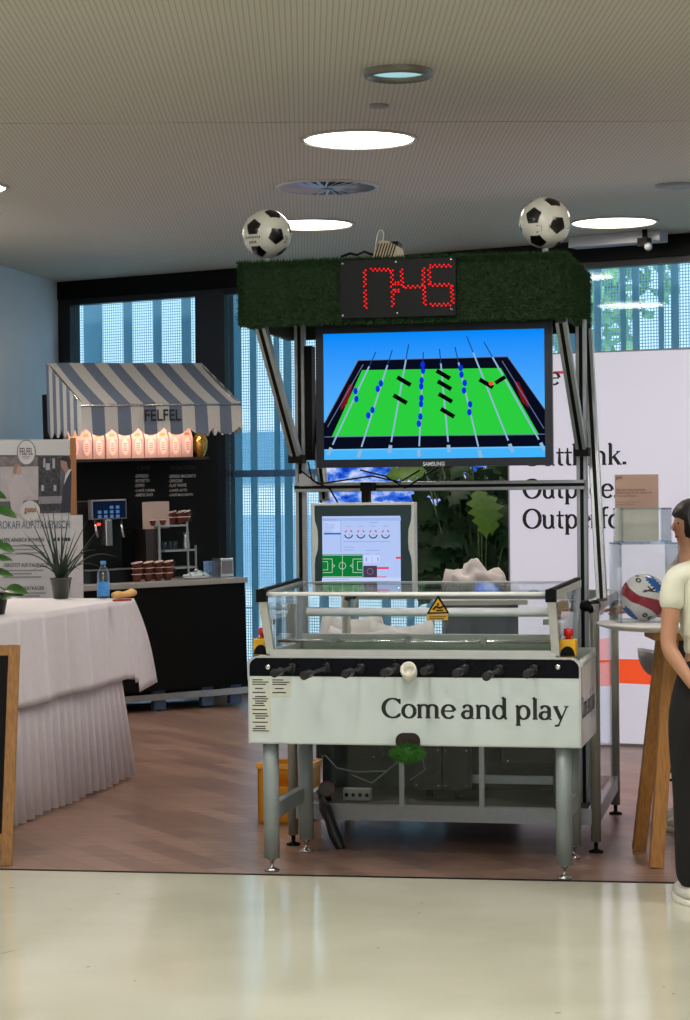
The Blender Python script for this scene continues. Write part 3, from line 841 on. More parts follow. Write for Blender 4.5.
# tall posts, crossbar, struts : pale profile with a black groove
def profile(name, a, b, w, parent, side=(1, 0, 0)):
    a = Vector(a); b = Vector(b)
    mb = MB(); mb.beam(a, b, w, w, side); o = mb.build(name, M_alu, parent, .003)
    d = (b - a).normalized(); s = Vector(side); s = (s - d * s.dot(d)).normalized(); t = d.cross(s).normalized()
    for sg in (1, -1):
        mb = MB(); off = t * sg * (w / 2 + .0005)
        mb.beam(a + off, b + off, w * .34, .002, side); mb.build('groove', M_black, o)
    return o
VP = .98
for px in (300, 581):
    t0 = P(px, 330, VP); 
    profile('tall_post', (t0.x, VP, .2), (t0.x, VP, P(px, 328, VP).z + .04), .05, rg)
xl, xr = P(300, 487, VP - .04).x, P(581, 487, VP - .04).x
zz = P(345, 487, VP - .04).z
profile('crossbar', (xl - .02, VP - .05, zz), (xr + .02, VP - .05, zz), .045, rg, (0, 0, 1))
mb = MB()
for px, py in ((297, 459), (582, 452)):
    q = P(px, py, .9); mb.box(q.x - .035, q.x + .035, .86, .95, q.z - .02, q.z + .02)
    mb.build('hinge_joint', M_black, rg); mb = MB()
profile('strut', P(261, 326, .45), P(297, 459, .90), .05, rg)
profile('strut', P(561, 320, .45), P(582, 452, .90), .05, rg)
profile('strut', P(587, 330, 1.15), P(602, 600, .80), .05, rg)
profile('strut', P(308, 360, 1.15), P(325, 500, .98), .045, rg)
q = P(306, 400, 1.0)
mb = MB(); mb.box(P(303, 400, .96).x, P(312, 400, .96).x, .96, 1.04, P(306, 460, .96).z, P(306, 346, .96).z); mb.build('cable_channel', M_black, rg)

# turf-covered box on top
TF, TB = .40, 1.42
x0, x1 = U(238, TF, 290), U(567.5, TF, 290)
z1 = (P(238, 264, TF).z + P(567, 252, TF).z) / 2; z0 = (P(238, 324, TF).z + P(567, 318, TF).z) / 2
tb = thing('turf_box', 'long box clad in green artificial turf above the hanging screen', 'canopy', F, ((x0 + x1) / 2, .8, z0))
mb = MB()
mb.box(x0, x1, TF, TF + .03, z0, z1); mb.box(x0, x1, TB - .03, TB, z0, z1); mb.box(x0, x0 + .03, TF, TB, z0, z1); mb.box(x1 - .03, x1, TF, TB, z0, z1); mb.box(x0, x1, TF, TB, z1 - .03, z1)
mb.build('box', M_turf2, tb)
mb = MB(); rnd = random.Random(4)
def tuft(p, n, L=.02):
    r_ = Vector((rnd.uniform(-1, 1), rnd.uniform(-1, 1), rnd.uniform(-1, 1)))
    d = (n * .55 + r_ * .6).normalized() * L * rnd.uniform(.6, 1.2); s = d.cross(Vector((rnd.uniform(-1, 1), rnd.uniform(-1, 1), rnd.uniform(-1, 1)))).normalized() * .0022
    mb.add([p - s, p + s, p + d], [(0, 1, 2)])
for _ in range(17000): tuft(Vector((rnd.uniform(x0, x1), TF, rnd.uniform(z0, z1))), Vector((0, -1, 0)))
for _ in range(7000): tuft(Vector((x1, rnd.uniform(TF, TB), rnd.uniform(z0, z1))), Vector((1, 0, 0)))
for _ in range(2500): tuft(Vector((x0, rnd.uniform(TF, TB), rnd.uniform(z0, z1))), Vector((-1, 0, 0)))
for _ in range(2600): tuft(Vector((rnd.uniform(x0, x1), rnd.choice((TF, TF, rnd.uniform(TF, TB))), z1)), Vector((0, -.2, 1)))
for _ in range(2400): tuft(Vector((rnd.uniform(x0, x1), TF + rnd.uniform(0, .02), z0)), Vector((0, -.2, -1)), .017)
mb.build('turf_pile', M_turf, tb)['kind'] = 'stuff'

# LED clock
LV = TF - .03
lx0, lx1 = P(340, 290, LV).x, P(456, 290, LV).x; lz1 = (P(340, 261, LV).z + P(456, 257, LV).z) / 2; lz0 = (P(341, 318, LV).z + P(456, 316, LV).z) / 2
lc = thing('led_clock', 'black LED panel showing 17:45 in red digits on the turf box', 'clock', F, ((lx0 + lx1) / 2, LV, lz0))
mb = MB(); mb.box(lx0, lx1, LV, LV + .03, lz0, lz1); mb.build('panel', mat('smoked_panel', (20, 22, 24), .5, spec=.15), lc, .002)
M_led = emis('red_led', (255, 22, 22), 1.6)
def lpt(zx, zy):
    s = (zx - 86) / (586 - 86); t = (zy - 82 + (zx - 86) * .012) / 250.0
    return lx0 + s * (lx1 - lx0), lz1 + t * (lz0 - lz1)
DIG = [[(195, 125, 195, 195), (195, 212, 198, 288)],
       [(222, 123, 305, 125), (312, 128, 312, 198), (314, 212, 316, 282)],
       [(353, 125, 358, 200), (362, 200, 442, 200), (448, 122, 448, 198), (450, 206, 452, 278)],
       [(478, 112, 565, 112), (472, 120, 474, 190), (478, 194, 566, 194), (568, 200, 572, 272), (478, 279, 562, 279)]]
def led(mb, a, c): 
    mb.add([(a + .0042 * math.cos(R(60 * k)), LV - .003, c + .0042 * math.sin(R(60 * k))) for k in range(6)] + [(a, LV - .005, c)], [(k, (k + 1) % 6, 6) for k in range(6)])
for dg in DIG:
    mb = MB()
    for (xa, ya, xb, yb) in dg:
        L = math.hypot(xb - xa, yb - ya); n = max(2, int(round(L / 9.5)))
        nx, ny = -(yb - ya) / L * 4.2, (xb - xa) / L * 4.2
        for i in range(n + 1):
            s = i / n; sg = 1 if i % 2 else -1
            a, c = lpt(xa + (xb - xa) * s + nx * sg, ya + (yb - ya) * s + ny * sg); led(mb, a, c)
    mb.build('digit', M_led, lc)
mb = MB()
for zx in (327, 340):
    for zy in (180, 189, 211, 220):
        a, c = lpt(zx, zy); led(mb, a, c)
mb.build('colon', M_led, lc)
mb = MB()
for zx, zy in ((98, 95), (330, 92), (565, 84), (98, 318), (333, 312), (568, 300)):
    a, c = lpt(zx, zy); mb.lathe([(.006, 0), (.006, .003), (.0001, .005)], (a, LV, c), 10, Matrix.Rotation(R(90), 3, 'X'))
mb.build('screws', M_chrome, lc)

# beige vented box with wire loop on the turf box
p = P(388, 250, .75)
vb = thing('vented_housing', 'beige slotted housing with white wire loop on top of the turf box', 'housing', F, (p.x, .75, z1))
xa, xb = P(373, 250, .75).x, P(399, 250, .75).x; zc_ = P(388, 243, .75).z
mb = MB(); mb.prism([(xa, .65, z1), (xb + .02, .65, z1), (xb, .65, zc_ - .02), (xb - .04, .65, zc_), (xa + .05, .65, zc_)], (0, .2, 0)); body = mb.build('body', mat('beige_plastic', (176, 164, 134), .5), vb)
mb = MB()
for i in range(7):
    x = xa + .02 + (xb - xa - .03) * i / 7; mb.beam((x, .648, z1 + .01), (x + .03, .648, zc_ - .012), .005, .003)
mb.build('slots', M_black, body)
mb = MB(); q = P(391, 240, .8); mb.box(P(384, 240, .8).x, P(399, 240, .8).x, .77, .88, z1, P(391, 242, .8).z + .0); mb.build('black_module', M_black, vb)
mb = MB(); mb.tube([P(375, 254, .72), P(376, 243, .72), P(377.5, 234, .72), P(380, 230, .72), P(383, 231.5, .72), P(383.5, 237, .72), P(380, 250, .72)], .0025, 6); mb.build('wire_loop', M_plastw, vb)
mb = MB(); mb.tube([P(341, 257, .6), P(350, 253.5, .6), P(357, 255, .6), P(364, 251.5, .6), P(373, 255, .6)], .006, 6)
tag(mb.build('loose_cable', M_black, None, frame=F), 'loose black cable lying on top of the turf box', 'cable')

# footballs on short posts
def football(px, py, dpx, v, label, mode):
    c = P(px, py, v); r = dpx / 2 * (F.M @ c).y / FPX
    t = thing('football', label, 'football', F, tuple(c), 'black and white footballs on the turf box')
    P1 = Vector((-.55, .2, .81)).normalized(); P2 = Vector((.42, -.17, .89)).normalized(); P3 = Vector((.25, .78, .57)).normalized()
    ph = (1 + 5 ** .5) / 2
    V0 = [Vector(q).normalized() for q in ((0, 1, ph), (0, -1, ph), (ph, 0, 1))]
    allv = []
    for a in (1, -1):
        for b in (ph, -ph):
            allv += [Vector((0, a, b)).normalized(), Vector((a, b, 0)).normalized(), Vector((b, 0, a)).normalized()]
    def basis(a, b, c_):
        z = (a + b + c_).normalized(); x = (a - z * a.dot(z)).normalized(); y = z.cross(x); 
        return Matrix((x, y, z)).transposed(), (1 if y.dot(b) > 0 else -1)
    B1, s1 = basis(P1, P2, P3); B0m, s0 = basis(*V0)
    if s1 != s0: B0m, s0 = basis(V0[0], V0[2], V0[1])
    RT = B1 @ B0m.inverted()
    verts = [RT @ q for q in allv]
    # image (x right, y up, z to viewer) -> local (x, -y, z)
    RZ = Matrix.Rotation(R(13), 3, 'Z')
    verts = [RZ @ Vector((q.x, -q.z, q.y)) for q in verts]
    bm = bmesh.new(); bmesh.ops.create_icosphere(bm, subdivisions=6, radius=1)
    me = bpy.data.meshes.new('panels')
    for f in bm.faces:
        d = f.calc_center_median().normalized(); f.smooth = True
        vv = max(verts, key=lambda q: q.dot(d))
        m_ = 0
        if vv.dot(d) > .9:
            nb = [q for q in verts if .3 < q.dot(vv) < .6]
            e = max((q - vv * q.dot(vv)).normalized().dot(d) for q in nb)
            if e < .285 * 1.0: m_ = 1
            elif e < .305: m_ = 2
        f.material_index = m_
    for q in bm.verts: q.co *= r
    bm.to_mesh(me); bm.free()
    for m_ in (M_ballw, M_ballb, M_seam): me.materials.append(m_)
    o = bpy.data.objects.new('panels', me); COL.objects.link(o); o.parent = t
    # print
    mb = MB(); rnd = random.Random(9)
    def on(sx, sy):
        q = Vector((sx, -math.sqrt(max(0, 1 - sx * sx - sy * sy)), sy)) * r * 1.004; return RZ @ Vector(q) + c
    def stroke(pts, w=.012):
        for i in range(len(pts) - 1):
            a, b = pts[i], pts[i + 1]; dx, dy = b[0] - a[0], b[1] - a[1]; L = math.hypot(dx, dy); nx, ny = -dy / L * w, dx / L * w
            mb.add([on(a[0] - nx, a[1] - ny), on(b[0] - nx, b[1] - ny), on(b[0] + nx, b[1] + ny), on(a[0] + nx, a[1] + ny)], [(0, 1, 2, 3)])
    if mode == 0:
        stroke([(-.85, -.14), (-.6, -.16), (-.2, -.10)], .012); stroke([(-.86, -.30), (-.55, -.31), (-.25, -.24)], .012)
        x = -.84
        while x < -.26: stroke([(x, -.27), (x + .03, -.17)], .016); stroke([(x, -.25), (x + .05, -.22)], .012); x += .075
        x = -.7
        while x < -.4: stroke([(x, -.46), (x + .02, -.36)], .018); x += .06
        stroke([(-.4, -.47), (-.33, -.28)], .014); stroke([(.72, -.25), (.76, -.14), (.84, -.2), (.80, -.32), (.72, -.25)], .012); stroke([(.68, -.42), (.80, -.36)], .015)
    else:
        stroke([(-.42, -.2), (-.38, -.45)], .03); stroke([(-.34, -.2), (-.40, -.48)], .02)
        for k, yv in enumerate((-.2, -.3, -.36, -.42)): stroke([(-.25, yv), (.06, yv + .03)], .008 if k < 2 else .016)
        stroke([(-.25, -.2), (-.25, -.3)], .008); stroke([(.06, -.17), (.06, -.27)], .008); stroke([(.82, -.3), (.88, -.22)], .015)
    mb.build('printed_logo', M_letter, t)
    mb = MB(); mb.lathe([(.03, -r - .03), (.014, -r - .02), (.014, -r + .006)], c, 14); mb.build('post', M_aluw, t)
    mb = MB(); mb.tube([(c.x - r * .0, c.y, z1), (c.x, c.y, c.z - r - .02)], .012, 10); mb.build('pin', M_aluw, t)
M_ballw = mat('football_white', (200, 200, 190), .22); M_ballb = mat('football_black', (9, 8, 10), .25); M_seam = mat('football_seam', (150, 150, 142), .4)
football(267, 234, 49, .62, 'black and white football on the left end of the turf box', 0)
football(545, 223, 51, .55, 'black and white football on the right end of the turf box', 1)

# hanging television
TV = .62
tx0, tx1 = P(316, 400, TV).x, P(552.5, 400, TV).x; tz1 = (P(316, 326, TV).z + P(551, 321, TV).z) / 2; tz0 = (P(318, 469, TV).z + P(553, 464, TV).z) / 2
tv = thing('television', 'large black television showing a green foosball game on blue', 'television', F, ((tx0 + tx1) / 2, TV, tz0))
bz = .036
mb = MB(); mb.box(tx0 + .01, tx1 - .01, TV + .012, TV + .07, tz0 + .01, tz1 - .01); mb.build('housing', M_black, tv)
mb = MB()
M_bez = mat('television_bezel', (18, 22, 36), .3)
mb.box(tx0, tx0 + bz, TV, TV + .03, tz0, tz1); mb.box(tx1 - bz, tx1, TV, TV + .03, tz0, tz1); mb.box(tx0 + bz, tx1 - bz, TV, TV + .03, tz1 - bz, tz1); mb.box(tx0 + bz, tx1 - bz, TV, TV + .03, tz0, tz0 + bz * 1.05)
mb.build('bezel', M_bez, tv)
mb = MB(); mb.box((tx0 + tx1) / 2 - .2, (tx0 + tx1) / 2 + .2, TV + .07, VP - .03, (tz0 + tz1) / 2 - .1, (tz0 + tz1) / 2 + .1); mb.build('wall_mount', M_black, tv)
SX0, SX1, SZ1, SZ0 = tx0 + bz, tx1 - bz, tz1 - bz, tz0 + bz * 1.05
def tvp(zx, zy, d=0):
    s = (zx - 61) / 560.0; t = (zy - 62 + (zx - 61) * .024) / 323.0
    return (SX0 + min(1, max(0, s)) * (SX1 - SX0), TV + .0105 - d, SZ1 + min(1, max(0, t)) * (SZ0 - SZ1))
def grad_emis(name, c0, c1, z0_, z1_, s=1.0):
    m = bpy.data.materials.new(name); m.use_nodes = True; nt = m.node_tree; nt.nodes.clear()
    o = nt.nodes.new('ShaderNodeOutputMaterial'); e = nt.nodes.new('ShaderNodeEmission'); e.inputs[1].default_value = s
    tc = nt.nodes.new('ShaderNodeTexCoord'); sp = nt.nodes.new('ShaderNodeSeparateXYZ'); mr = nt.nodes.new('ShaderNodeMapRange')
    mr.inputs[1].default_value = z0_; mr.inputs[2].default_value = z1_
    mx = nt.nodes.new('ShaderNodeMix'); mx.data_type = 'RGBA'; mx.inputs[6].default_value = lin(c0); mx.inputs[7].default_value = lin(c1)
    nt.links.new(tc.outputs['Object'], sp.inputs[0]); nt.links.new(sp.outputs[2], mr.inputs[0]); nt.links.new(mr.outputs[0], mx.inputs[0]); nt.links.new(mx.outputs[2], e.inputs[0]); nt.links.new(e.outputs[0], o.inputs[0])
    return m
mb = MB(); mb.poly([tvp(61, 62), tvp(621, 48), tvp(621, 372), tvp(61, 385)])
mb.v = [Vector((SX0, TV + .0105, SZ1)), Vector((SX1, TV + .0105, SZ1)), Vector((SX1, TV + .0105, SZ0)), Vector((SX0, TV + .0105, SZ0))]
scr = mb.build('screen', grad_emis('screen_sky', (110, 200, 255), (0, 136, 250), 0.0, SZ1 - tz0, 1.0), tv)
def tvpoly(name, pts, rgb, d, s=1.0):
    mb = MB(); mb.poly([tvp(a, b, d) for a, b in pts]); mb.build(name, emis(name + '_glow', rgb, s), scr)
tvpoly('field_frame', [(150, 129), (529, 119), (621, 252), (621, 372 - 28), (61, 358), (61, 290)], (8, 12, 28), .0005)
tvpoly('field_floor', [(160, 154), (512, 148), (606, 316), (80, 326)], (42, 205, 62), .001)
tvpoly('goal', [(138, 186), (126, 186 + 6), (104, 240), (104, 258), (122, 240)], (120, 20, 28), .001)
tvpoly('goal', [(545, 180), (556, 184), (580, 232), (580, 248), (563, 232)], (120, 20, 28), .001)
tvpoly('front_gap', [(61, 362), (621, 348), (621, 372), (61, 385)], (70, 180, 250), .001)
mb = MB()
def tvline(mb, x0_, y0_, x1_, y1_, w, d):
    L = math.hypot(x1_ - x0_, y1_ - y0_); nx, ny = -(y1_ - y0_) / L * w, (x1_ - x0_) / L * w
    mb.poly([tvp(x0_ + nx, y0_ + ny, d), tvp(x1_ + nx, y1_ + ny, d), tvp(x1_ - nx, y1_ - ny, d), tvp(x0_ - nx, y0_ - ny, d)])
for a in ((150, 129, 62, 290), (529, 119, 621, 252), (150, 129, 529, 119), (62, 326, 620, 314), (163, 140, 70, 300), (515, 130, 618, 300)): tvline(mb, *a, 1.0, .0015)
mb.build('field_lines', emis('line_glow', (110, 130, 170), .8), scr)
mb = MB(); mb2 = MB()
for a in ((196, 108, 70, 372), (238, 103, 148, 378), (280, 88, 228, 365), (317, 108, 303, 374), (358, 100, 380, 362), (397, 95, 460, 375), (427, 68, 540, 360), (470, 82, 620, 355)):
    tvline(mb2, a[0], a[1], a[0] + (a[2] - a[0]) * .14, a[1] + (a[3] - a[1]) * .14, 1.2, .002)
    tvline(mb, a[0] + (a[2] - a[0]) * .14, a[1] + (a[3] - a[1]) * .14, a[0] + (a[2] - a[0]) * .9, a[1] + (a[3] - a[1]) * .9, 2.0, .002)
    tvline(mb, a[0] + (a[2] - a[0]) * .93, a[1] + (a[3] - a[1]) * .93, a[2], a[3], 4.5, .002)
mb.build('rods', emis('rod_glow', (150, 190, 225), .9), scr); mb2.build('rod_ends', emis('rod_end_glow', (20, 60, 140), .9), scr)
E_bl = emis('blue_glow', (10, 50, 215), 1); E_bk = emis('black_glow', (10, 14, 12), .6)
for x, y in ((143, 208), (145, 228), (208, 188), (200, 202), (186, 256), (175, 270), (315, 140), (316, 155), (312, 180), (311, 195), (311, 225), (310, 240), (308, 272), (304, 290), (411, 148), (413, 165), (421, 186), (419, 205), (434, 240), (432, 260)):
    mb = MB(); mb.poly([tvp(x + 6 * math.cos(R(k * 45)), y + 9 * math.sin(R(k * 45)), .0025) for k in range(8)]); mb.build('blue_player', E_bl, scr)
mb = MB()
for x, y in ((267, 182), (257, 228), (367, 165), (370, 192), (372, 224), (377, 262), (475, 187)):
    mb = MB(); tvline(mb, x - 17, y - 10, x + 17, y + 10, 5.5, .0025); mb.build('black_player', E_bk, scr)
mb = MB(); tvline(mb, 498, 186, 523, 170, 5, .0025); mb.build('black_player', E_bk, scr)
mb = MB(); mb.poly([tvp(487 + 6 * math.cos(R(k * 45)), 187 + 6 * math.sin(R(k * 45)), .003) for k in range(8)]); mb.build('game_ball', emis('ball_glow', (235, 90, 40), 1), scr)
q0 = P(423, 464, TV - .001); q1 = P(444.5, 464, TV - .001)
text_obj('brand_lettering', 'SAMSUNG', F, q0.x, q1.x, P(433, 465.8, TV).z, P(433, 461.8, TV).z, TV - .001, mat('silver_print', (200, 205, 215), .4), tv, bold=.02)

# touch panel monitor on the rig
MV = .72
def mp_(zx, zy, d=0):  # pixel of the 5.308x crop
    q = P(300 + zx / 5.308, 490 + zy / 5.308, MV); return Vector((q.x, MV - d, q.z))
pa, pb = mp_(60, 68), mp_(612, 545); pa.z = (mp_(60, 68).z + mp_(612, 64).z) / 2
mo = thing('touch_monitor', 'silver industrial touch monitor showing pitch diagram and ring charts', 'monitor', F, ((pa.x + pb.x) / 2, MV, pb.z))
mb = MB(); mb.box(pa.x, pb.x, MV, MV + .07, pb.z, pa.z); mb.build('housing', M_aluw, mo, .004)
# dark face with waisted sides
W_ = pb.x - pa.x; H_ = pa.z - pb.z
def fp(s, t): return (pa.x + s * W_, MV - .002, pa.z - t * H_)
left = [(.03, .03), (.03, .13), (.035, .2), (.06, .3), (.065, .42), (.06, .52), (.035, .62), (.03, .7), (.03, .915)]
pts = [fp(s, t) for s, t in left] + [fp(1 - s, t) for s, t in reversed(left)]
mb = MB(); mb.prism(pts, (0, .004, 0)); mb.build('face', mat('dark_teal_face', (24, 48, 54), .35), mo)
mb = MB(); mb.box(pa.x + .09 * W_, pa.x + .19 * W_, MV - .003, MV, pb.z + .03 * H_, pb.z + .065 * H_); mb.build('maker_plate', mat('plate', (150, 154, 156), .4), mo)
mb = MB(); mb.lathe([(.009, 0), (.009, .003), (.0001, .004)], (pa.x + .84 * W_, MV - .0, pb.z + .05 * H_), 12, Matrix.Rotation(R(90), 3, 'X')); mb.build('lock', M_chrome, mo)
def mq(name, x0_, y0_, x1_, y1_, rgb, d, par, s=1.0):
    a, b = mp_(x0_, y0_, d), mp_(x1_, y1_, d); mb = MB(); mb.poly([(a.x, a.y, a.z), (b.x, a.y, a.z), (b.x, a.y, b.z), (a.x, a.y, b.z)])
    return mb.build(name, emis(name + '_glow', rgb, s), par)
ms = mq('screen', 118, 140, 536, 484, (178, 198, 245), .003, mo)
mq('title_bar', 118, 150, 536, 162, (160, 182, 235), .0034, ms); mq('menu_highlight', 128, 228, 217, 236, (50, 100, 190), .0034, ms)
mq('side_menu', 128, 168, 217, 226, (188, 206, 250), .0034, ms)
mq('pitch', 118, 342, 334, 464, (14, 120, 52), .0034, ms)
mq('dark_tile', 336, 402, 410, 464, (70, 60, 84), .0034, ms)
mq('task_bar', 118, 466, 536, 484, (196, 210, 248), .0034, ms)
mq('score_box', 340, 345, 425, 386, (196, 210, 252), .0034, ms)
for i, (a, b, c_, d) in enumerate(((410, 409, 472, 419), (510, 355, 537, 365), (411, 459, 460, 463))): mq('red_bar', a, b, c_, d, (225, 50, 70), .0037, ms)
def mline(mb, x0_, y0_, x1_, y1_, w, d=.004):
    L = math.hypot(x1_ - x0_, y1_ - y0_); nx, ny = -(y1_ - y0_) / L * w, (x1_ - x0_) / L * w
    mb.poly([mp_(x0_ + nx, y0_ + ny, d), mp_(x1_ + nx, y1_ + ny, d), mp_(x1_ - nx, y1_ - ny, d), mp_(x0_ - nx, y0_ - ny, d)])
mb = MB()
for a in ((122, 346, 330, 346), (122, 460, 330, 460), (226, 346, 226, 460), (122, 366, 172, 366), (172, 366, 172, 438), (172, 438, 122, 438), (330, 366, 282, 366), (282, 366, 282, 438), (282, 438, 330, 438), (122, 380, 148, 380), (148, 380, 148, 424), (148, 424, 122, 424), (330, 380, 306, 380), (306, 380, 306, 424), (306, 424, 330, 424), (172, 392, 186, 402), (186, 402, 172, 412), (282, 392, 268, 402), (268, 402, 282, 412)): mline(mb, *a, 1.0)
for k in range(16):
    a, b = R(k * 22.5), R(k * 22.5 + 22.5); mline(mb, 226 + 18 * math.cos(a), 402 + 18 * math.sin(a), 226 + 18 * math.cos(b), 402 + 18 * math.sin(b), 1.0)
mb.build('pitch_lines', emis('pitch_line_glow', (215, 235, 225), 1), ms)
mr_, mk = MB(), MB()
for cx in (259, 324, 389, 455):
    for k in range(12):
        a0 = 10 + k * 13.4
        def seg(m_, a, b): mline(m_, cx + 21 * math.cos(R(a)), 234 + 21 * math.sin(R(a)), cx + 21 * math.cos(R(b)), 234 + 21 * math.sin(R(b)), 3.0)
        seg(mk, a0, a0 + 14)
    for a0 in (205, 225, 292, 312): seg(mr_, a0, a0 + 20)
    mline(mk, cx, 234, cx + 6, 240, .8)
mr_.build('ring_chart_red', emis('ring_red', (215, 40, 60), 1), ms); mk.build('ring_chart_black', emis('ring_black', (22, 36, 40), 1), ms)
mb = MB()
for a in ((125, 159, 198, 159), (370, 172, 415, 172), (348, 320, 422, 320), (246, 192, 272, 192), (310, 192, 338, 192), (378, 192, 402, 192), (444, 192, 468, 192), (232, 274, 480, 274), (232, 303, 290, 303), (232, 318, 290, 318), (345, 340, 370, 340), (402, 340, 424, 340), (128, 474, 262, 474), (218, 165, 218, 330)): mline(mb, *a, .8)
for x in (353, 415):
    mline(mb, x, 358, x, 378, 2)
mline(mb, 384, 360, 384, 364, 2); mline(mb, 384, 374, 384, 378, 2)
for k in range(8):
    mline(mb, 131, 178 + k * 7, 150 + (k * 37) % 40, 178 + k * 7, .6)
mb.build('small_print', emis('print_glow', (96, 112, 170), 1), ms)
mb = MB()
for k in range(12):
    a, b = R(k * 30), R(k * 30 + 30); mline(mb, 373 + 16 * math.cos(a), 432 + 16 * math.sin(a), 373 + 16 * math.cos(b), 432 + 16 * math.sin(b), 1.5)
mb.build('tile_ring', emis('tile_ring_glow', (150, 110, 120), 1), ms)
mb = MB(); q = (pa.x + pb.x) / 2; mb.beam((q, MV + .09, pb.z + .05), (q, MV + .09, zz), .04, .04); mb.build('mount_arm', M_black, mo)
mb = MB(); mb.beam((q, MV + .09, zz), (q, VP - .06, zz), .06, .04); mb.build('mount_bracket', M_black, mo)
# cables around the crossbar
for i, (pl, lb) in enumerate((([(300, 470), (318, 484), (345, 480), (372, 476), (400, 482), (420, 470)], 'black cable drooping over the crossbar under the television'),
              ([(308, 462), (312, 480), (330, 489), (338, 503)], 'thin black cable running behind the touch monitor'),
              ([(360, 470), (385, 476), (405, 488), (440, 466)], 'thin cable crossing behind the crossbar right of the monitor'))):
    mb = MB(); mb.tube([P(a, b, .9) for a, b in pl], .004, 6)
    tag(mb.build('cable', M_black, None, frame=F), lb, 'cable', 'cables hanging on the display rig')
mb = MB(); 
q = P(306, 478, .93); tag(MB().box(q.x - .03, q.x + .04, .9, .96, q.z - .04, q.z + .02).build('adapter_box', mat('grey_adapter', (150, 152, 156), .5), None, .004, None, F), 'small grey adapter box on the left tall post below the television', 'adapter')

# things in the cabinet under the table
cz = .2
def inpx(px, v, py=780): return P(px, py, v).x
x0_, x1_ = inpx(343, .85), inpx(370, .85); q = P(356, 795, .85)
t = thing('power_strip', 'grey power strip with four dark sockets under the foosball table', 'power strip', F, ((x0_ + x1_) / 2, .85, cz))
mb = MB(); mb.box(x0_, x1_, .85, .90, q.z - .027, q.z + .03); mb.build('housing', mat('strip_grey', (150, 154, 150), .5), t, .003)
mb = MB()
for k in range(4):
    cx = x0_ + (x1_ - x0_) * (k + .5) / 4; mb.lathe([(.0001, .001), (.0095, .001), (.0095, -.002)], (cx, .85, q.z), 14, Matrix.Rotation(R(90), 3, 'X'))
mb.build('sockets', M_black, t)
mb = MB(); mb.box(x0_ + .01, x1_ - .01, .86, .89, cz, q.z - .027); mb.build('base', M_black, t)
for i, (a, b, c_, d) in enumerate(((414, 441, 752, 790), (443, 469, 752, 790), (316, 380, 746, 760), (502, 560, 746, 762))):
    va = 1.0
    xa, xb = inpx(a, va, c_), inpx(b, va, c_); zb_, za_ = P(430, d, va).z, P(430, c_ - 6, va).z
    LBS = ['black fan unit under the table, left of two behind the middle pane', 'black fan unit under the table, right of two behind the middle pane', 'flat black control box under the table beside the power strip', 'flat black control box under the right end of the table']
    t = thing('fan_unit' if i < 2 else 'control_box', LBS[i], 'fan' if i < 2 else 'electronics box', F, ((xa + xb) / 2, va, zb_))
    mb = MB(); mb.box(xa, xb, va, va + .1, zb_, za_); mb.build('housing', M_blackgloss, t, .003)
    mb = MB()
    for sx in (.1, .9):
        for sz in (.1, .9): mb.lathe([(.0055, 0), (.005, .003), (.0001, .004)], (xa + (xb - xa) * sx, va, zb_ + (za_ - zb_) * sz), 8, Matrix.Rotation(R(90), 3, 'X'))
    mb.build('screws', M_chrome, t)
    mb = MB(); mb.beam(((xa + xb) / 2, va + .05, zb_ if i > 1 else cz), ((xa + xb) / 2, va + .05, za_), .03, .03); 
    mb.beam(((xa + xb) / 2, va + .05, za_ - .02), ((xa + xb) / 2, 1.35, za_ - .02), .02, .02); mb.build('bracket', M_black, t)
    if i < 2:
        mb = MB(); rr = (xb - xa) * .42
        for k in range(5): mb.lathe([(rr * (k + 1) / 5, .0), (rr * (k + 1) / 5 - .002, .003)], ((xa + xb) / 2, va - .001, (zb_ + za_) / 2 + .02), 20, Matrix.Rotation(R(90), 3, 'X'), cap=False)
        mb.build('fan_grille', mat('dark_grille_%d' % i, (30, 31, 33), .4), t)
q = P(327, 789, .84)
t = thing('round_gauge', 'round grey faced dial with red rim under the left of the table', 'gauge', F, tuple(q))
mb = MB(); mb.lathe([(.038, 0), (.04, .02), (.033, .022)], (q.x, .84, q.z), 20, Matrix.Rotation(R(90), 3, 'X'), cap=False); mb.build('rim', mat('dark_red', (110, 26, 22), .4), t)
mb = MB(); mb.lathe([(.033, .018), (.0001, .018)], (q.x, .84, q.z), 20, Matrix.Rotation(R(90), 3, 'X')); mb.build('dial_face', mat('dial', (120, 118, 112), .5), t)
mb = MB(); mb.beam((q.x, .85, q.z), (q.x, .87, cz), .03, .02); mb.build('bracket', M_black, t)
mb = MB(); mb.tube([P(321, 797, .70), P(325, 808, .68), P(330, 820, .68), P(334, 833, .67), P(340, 846, .67), P(346, 856, .66)], [.012, .03, .026, .03, .025, .015], 10)
mb.tube([P(318, 790, .70), P(321, 800, .69), P(327, 815, .68)], .01, 8)
tag(mb.build('cable_bundle', M_rubber, None, frame=F), 'black cable bundle hanging to the floor under the left of the table', 'cable')
for i, pl in enumerate(([(325, 755), (337, 768), (356, 772), (388, 771)], [(352, 775), (372, 783), (398, 762)], [(418, 740), (425, 770), (410, 780)])):
    mb = MB(); mb.tube([P(a, b, .82) for a, b in pl], .003, 6)
    tag(mb.build('wire', mat('grey_wire_%d' % i, (110, 118, 114), .5), None, frame=F), ('long thin grey wire above the power strip', 'short thin grey wire right of the power strip', 'thin grey wire near the middle divider under the table')[i], 'wire')
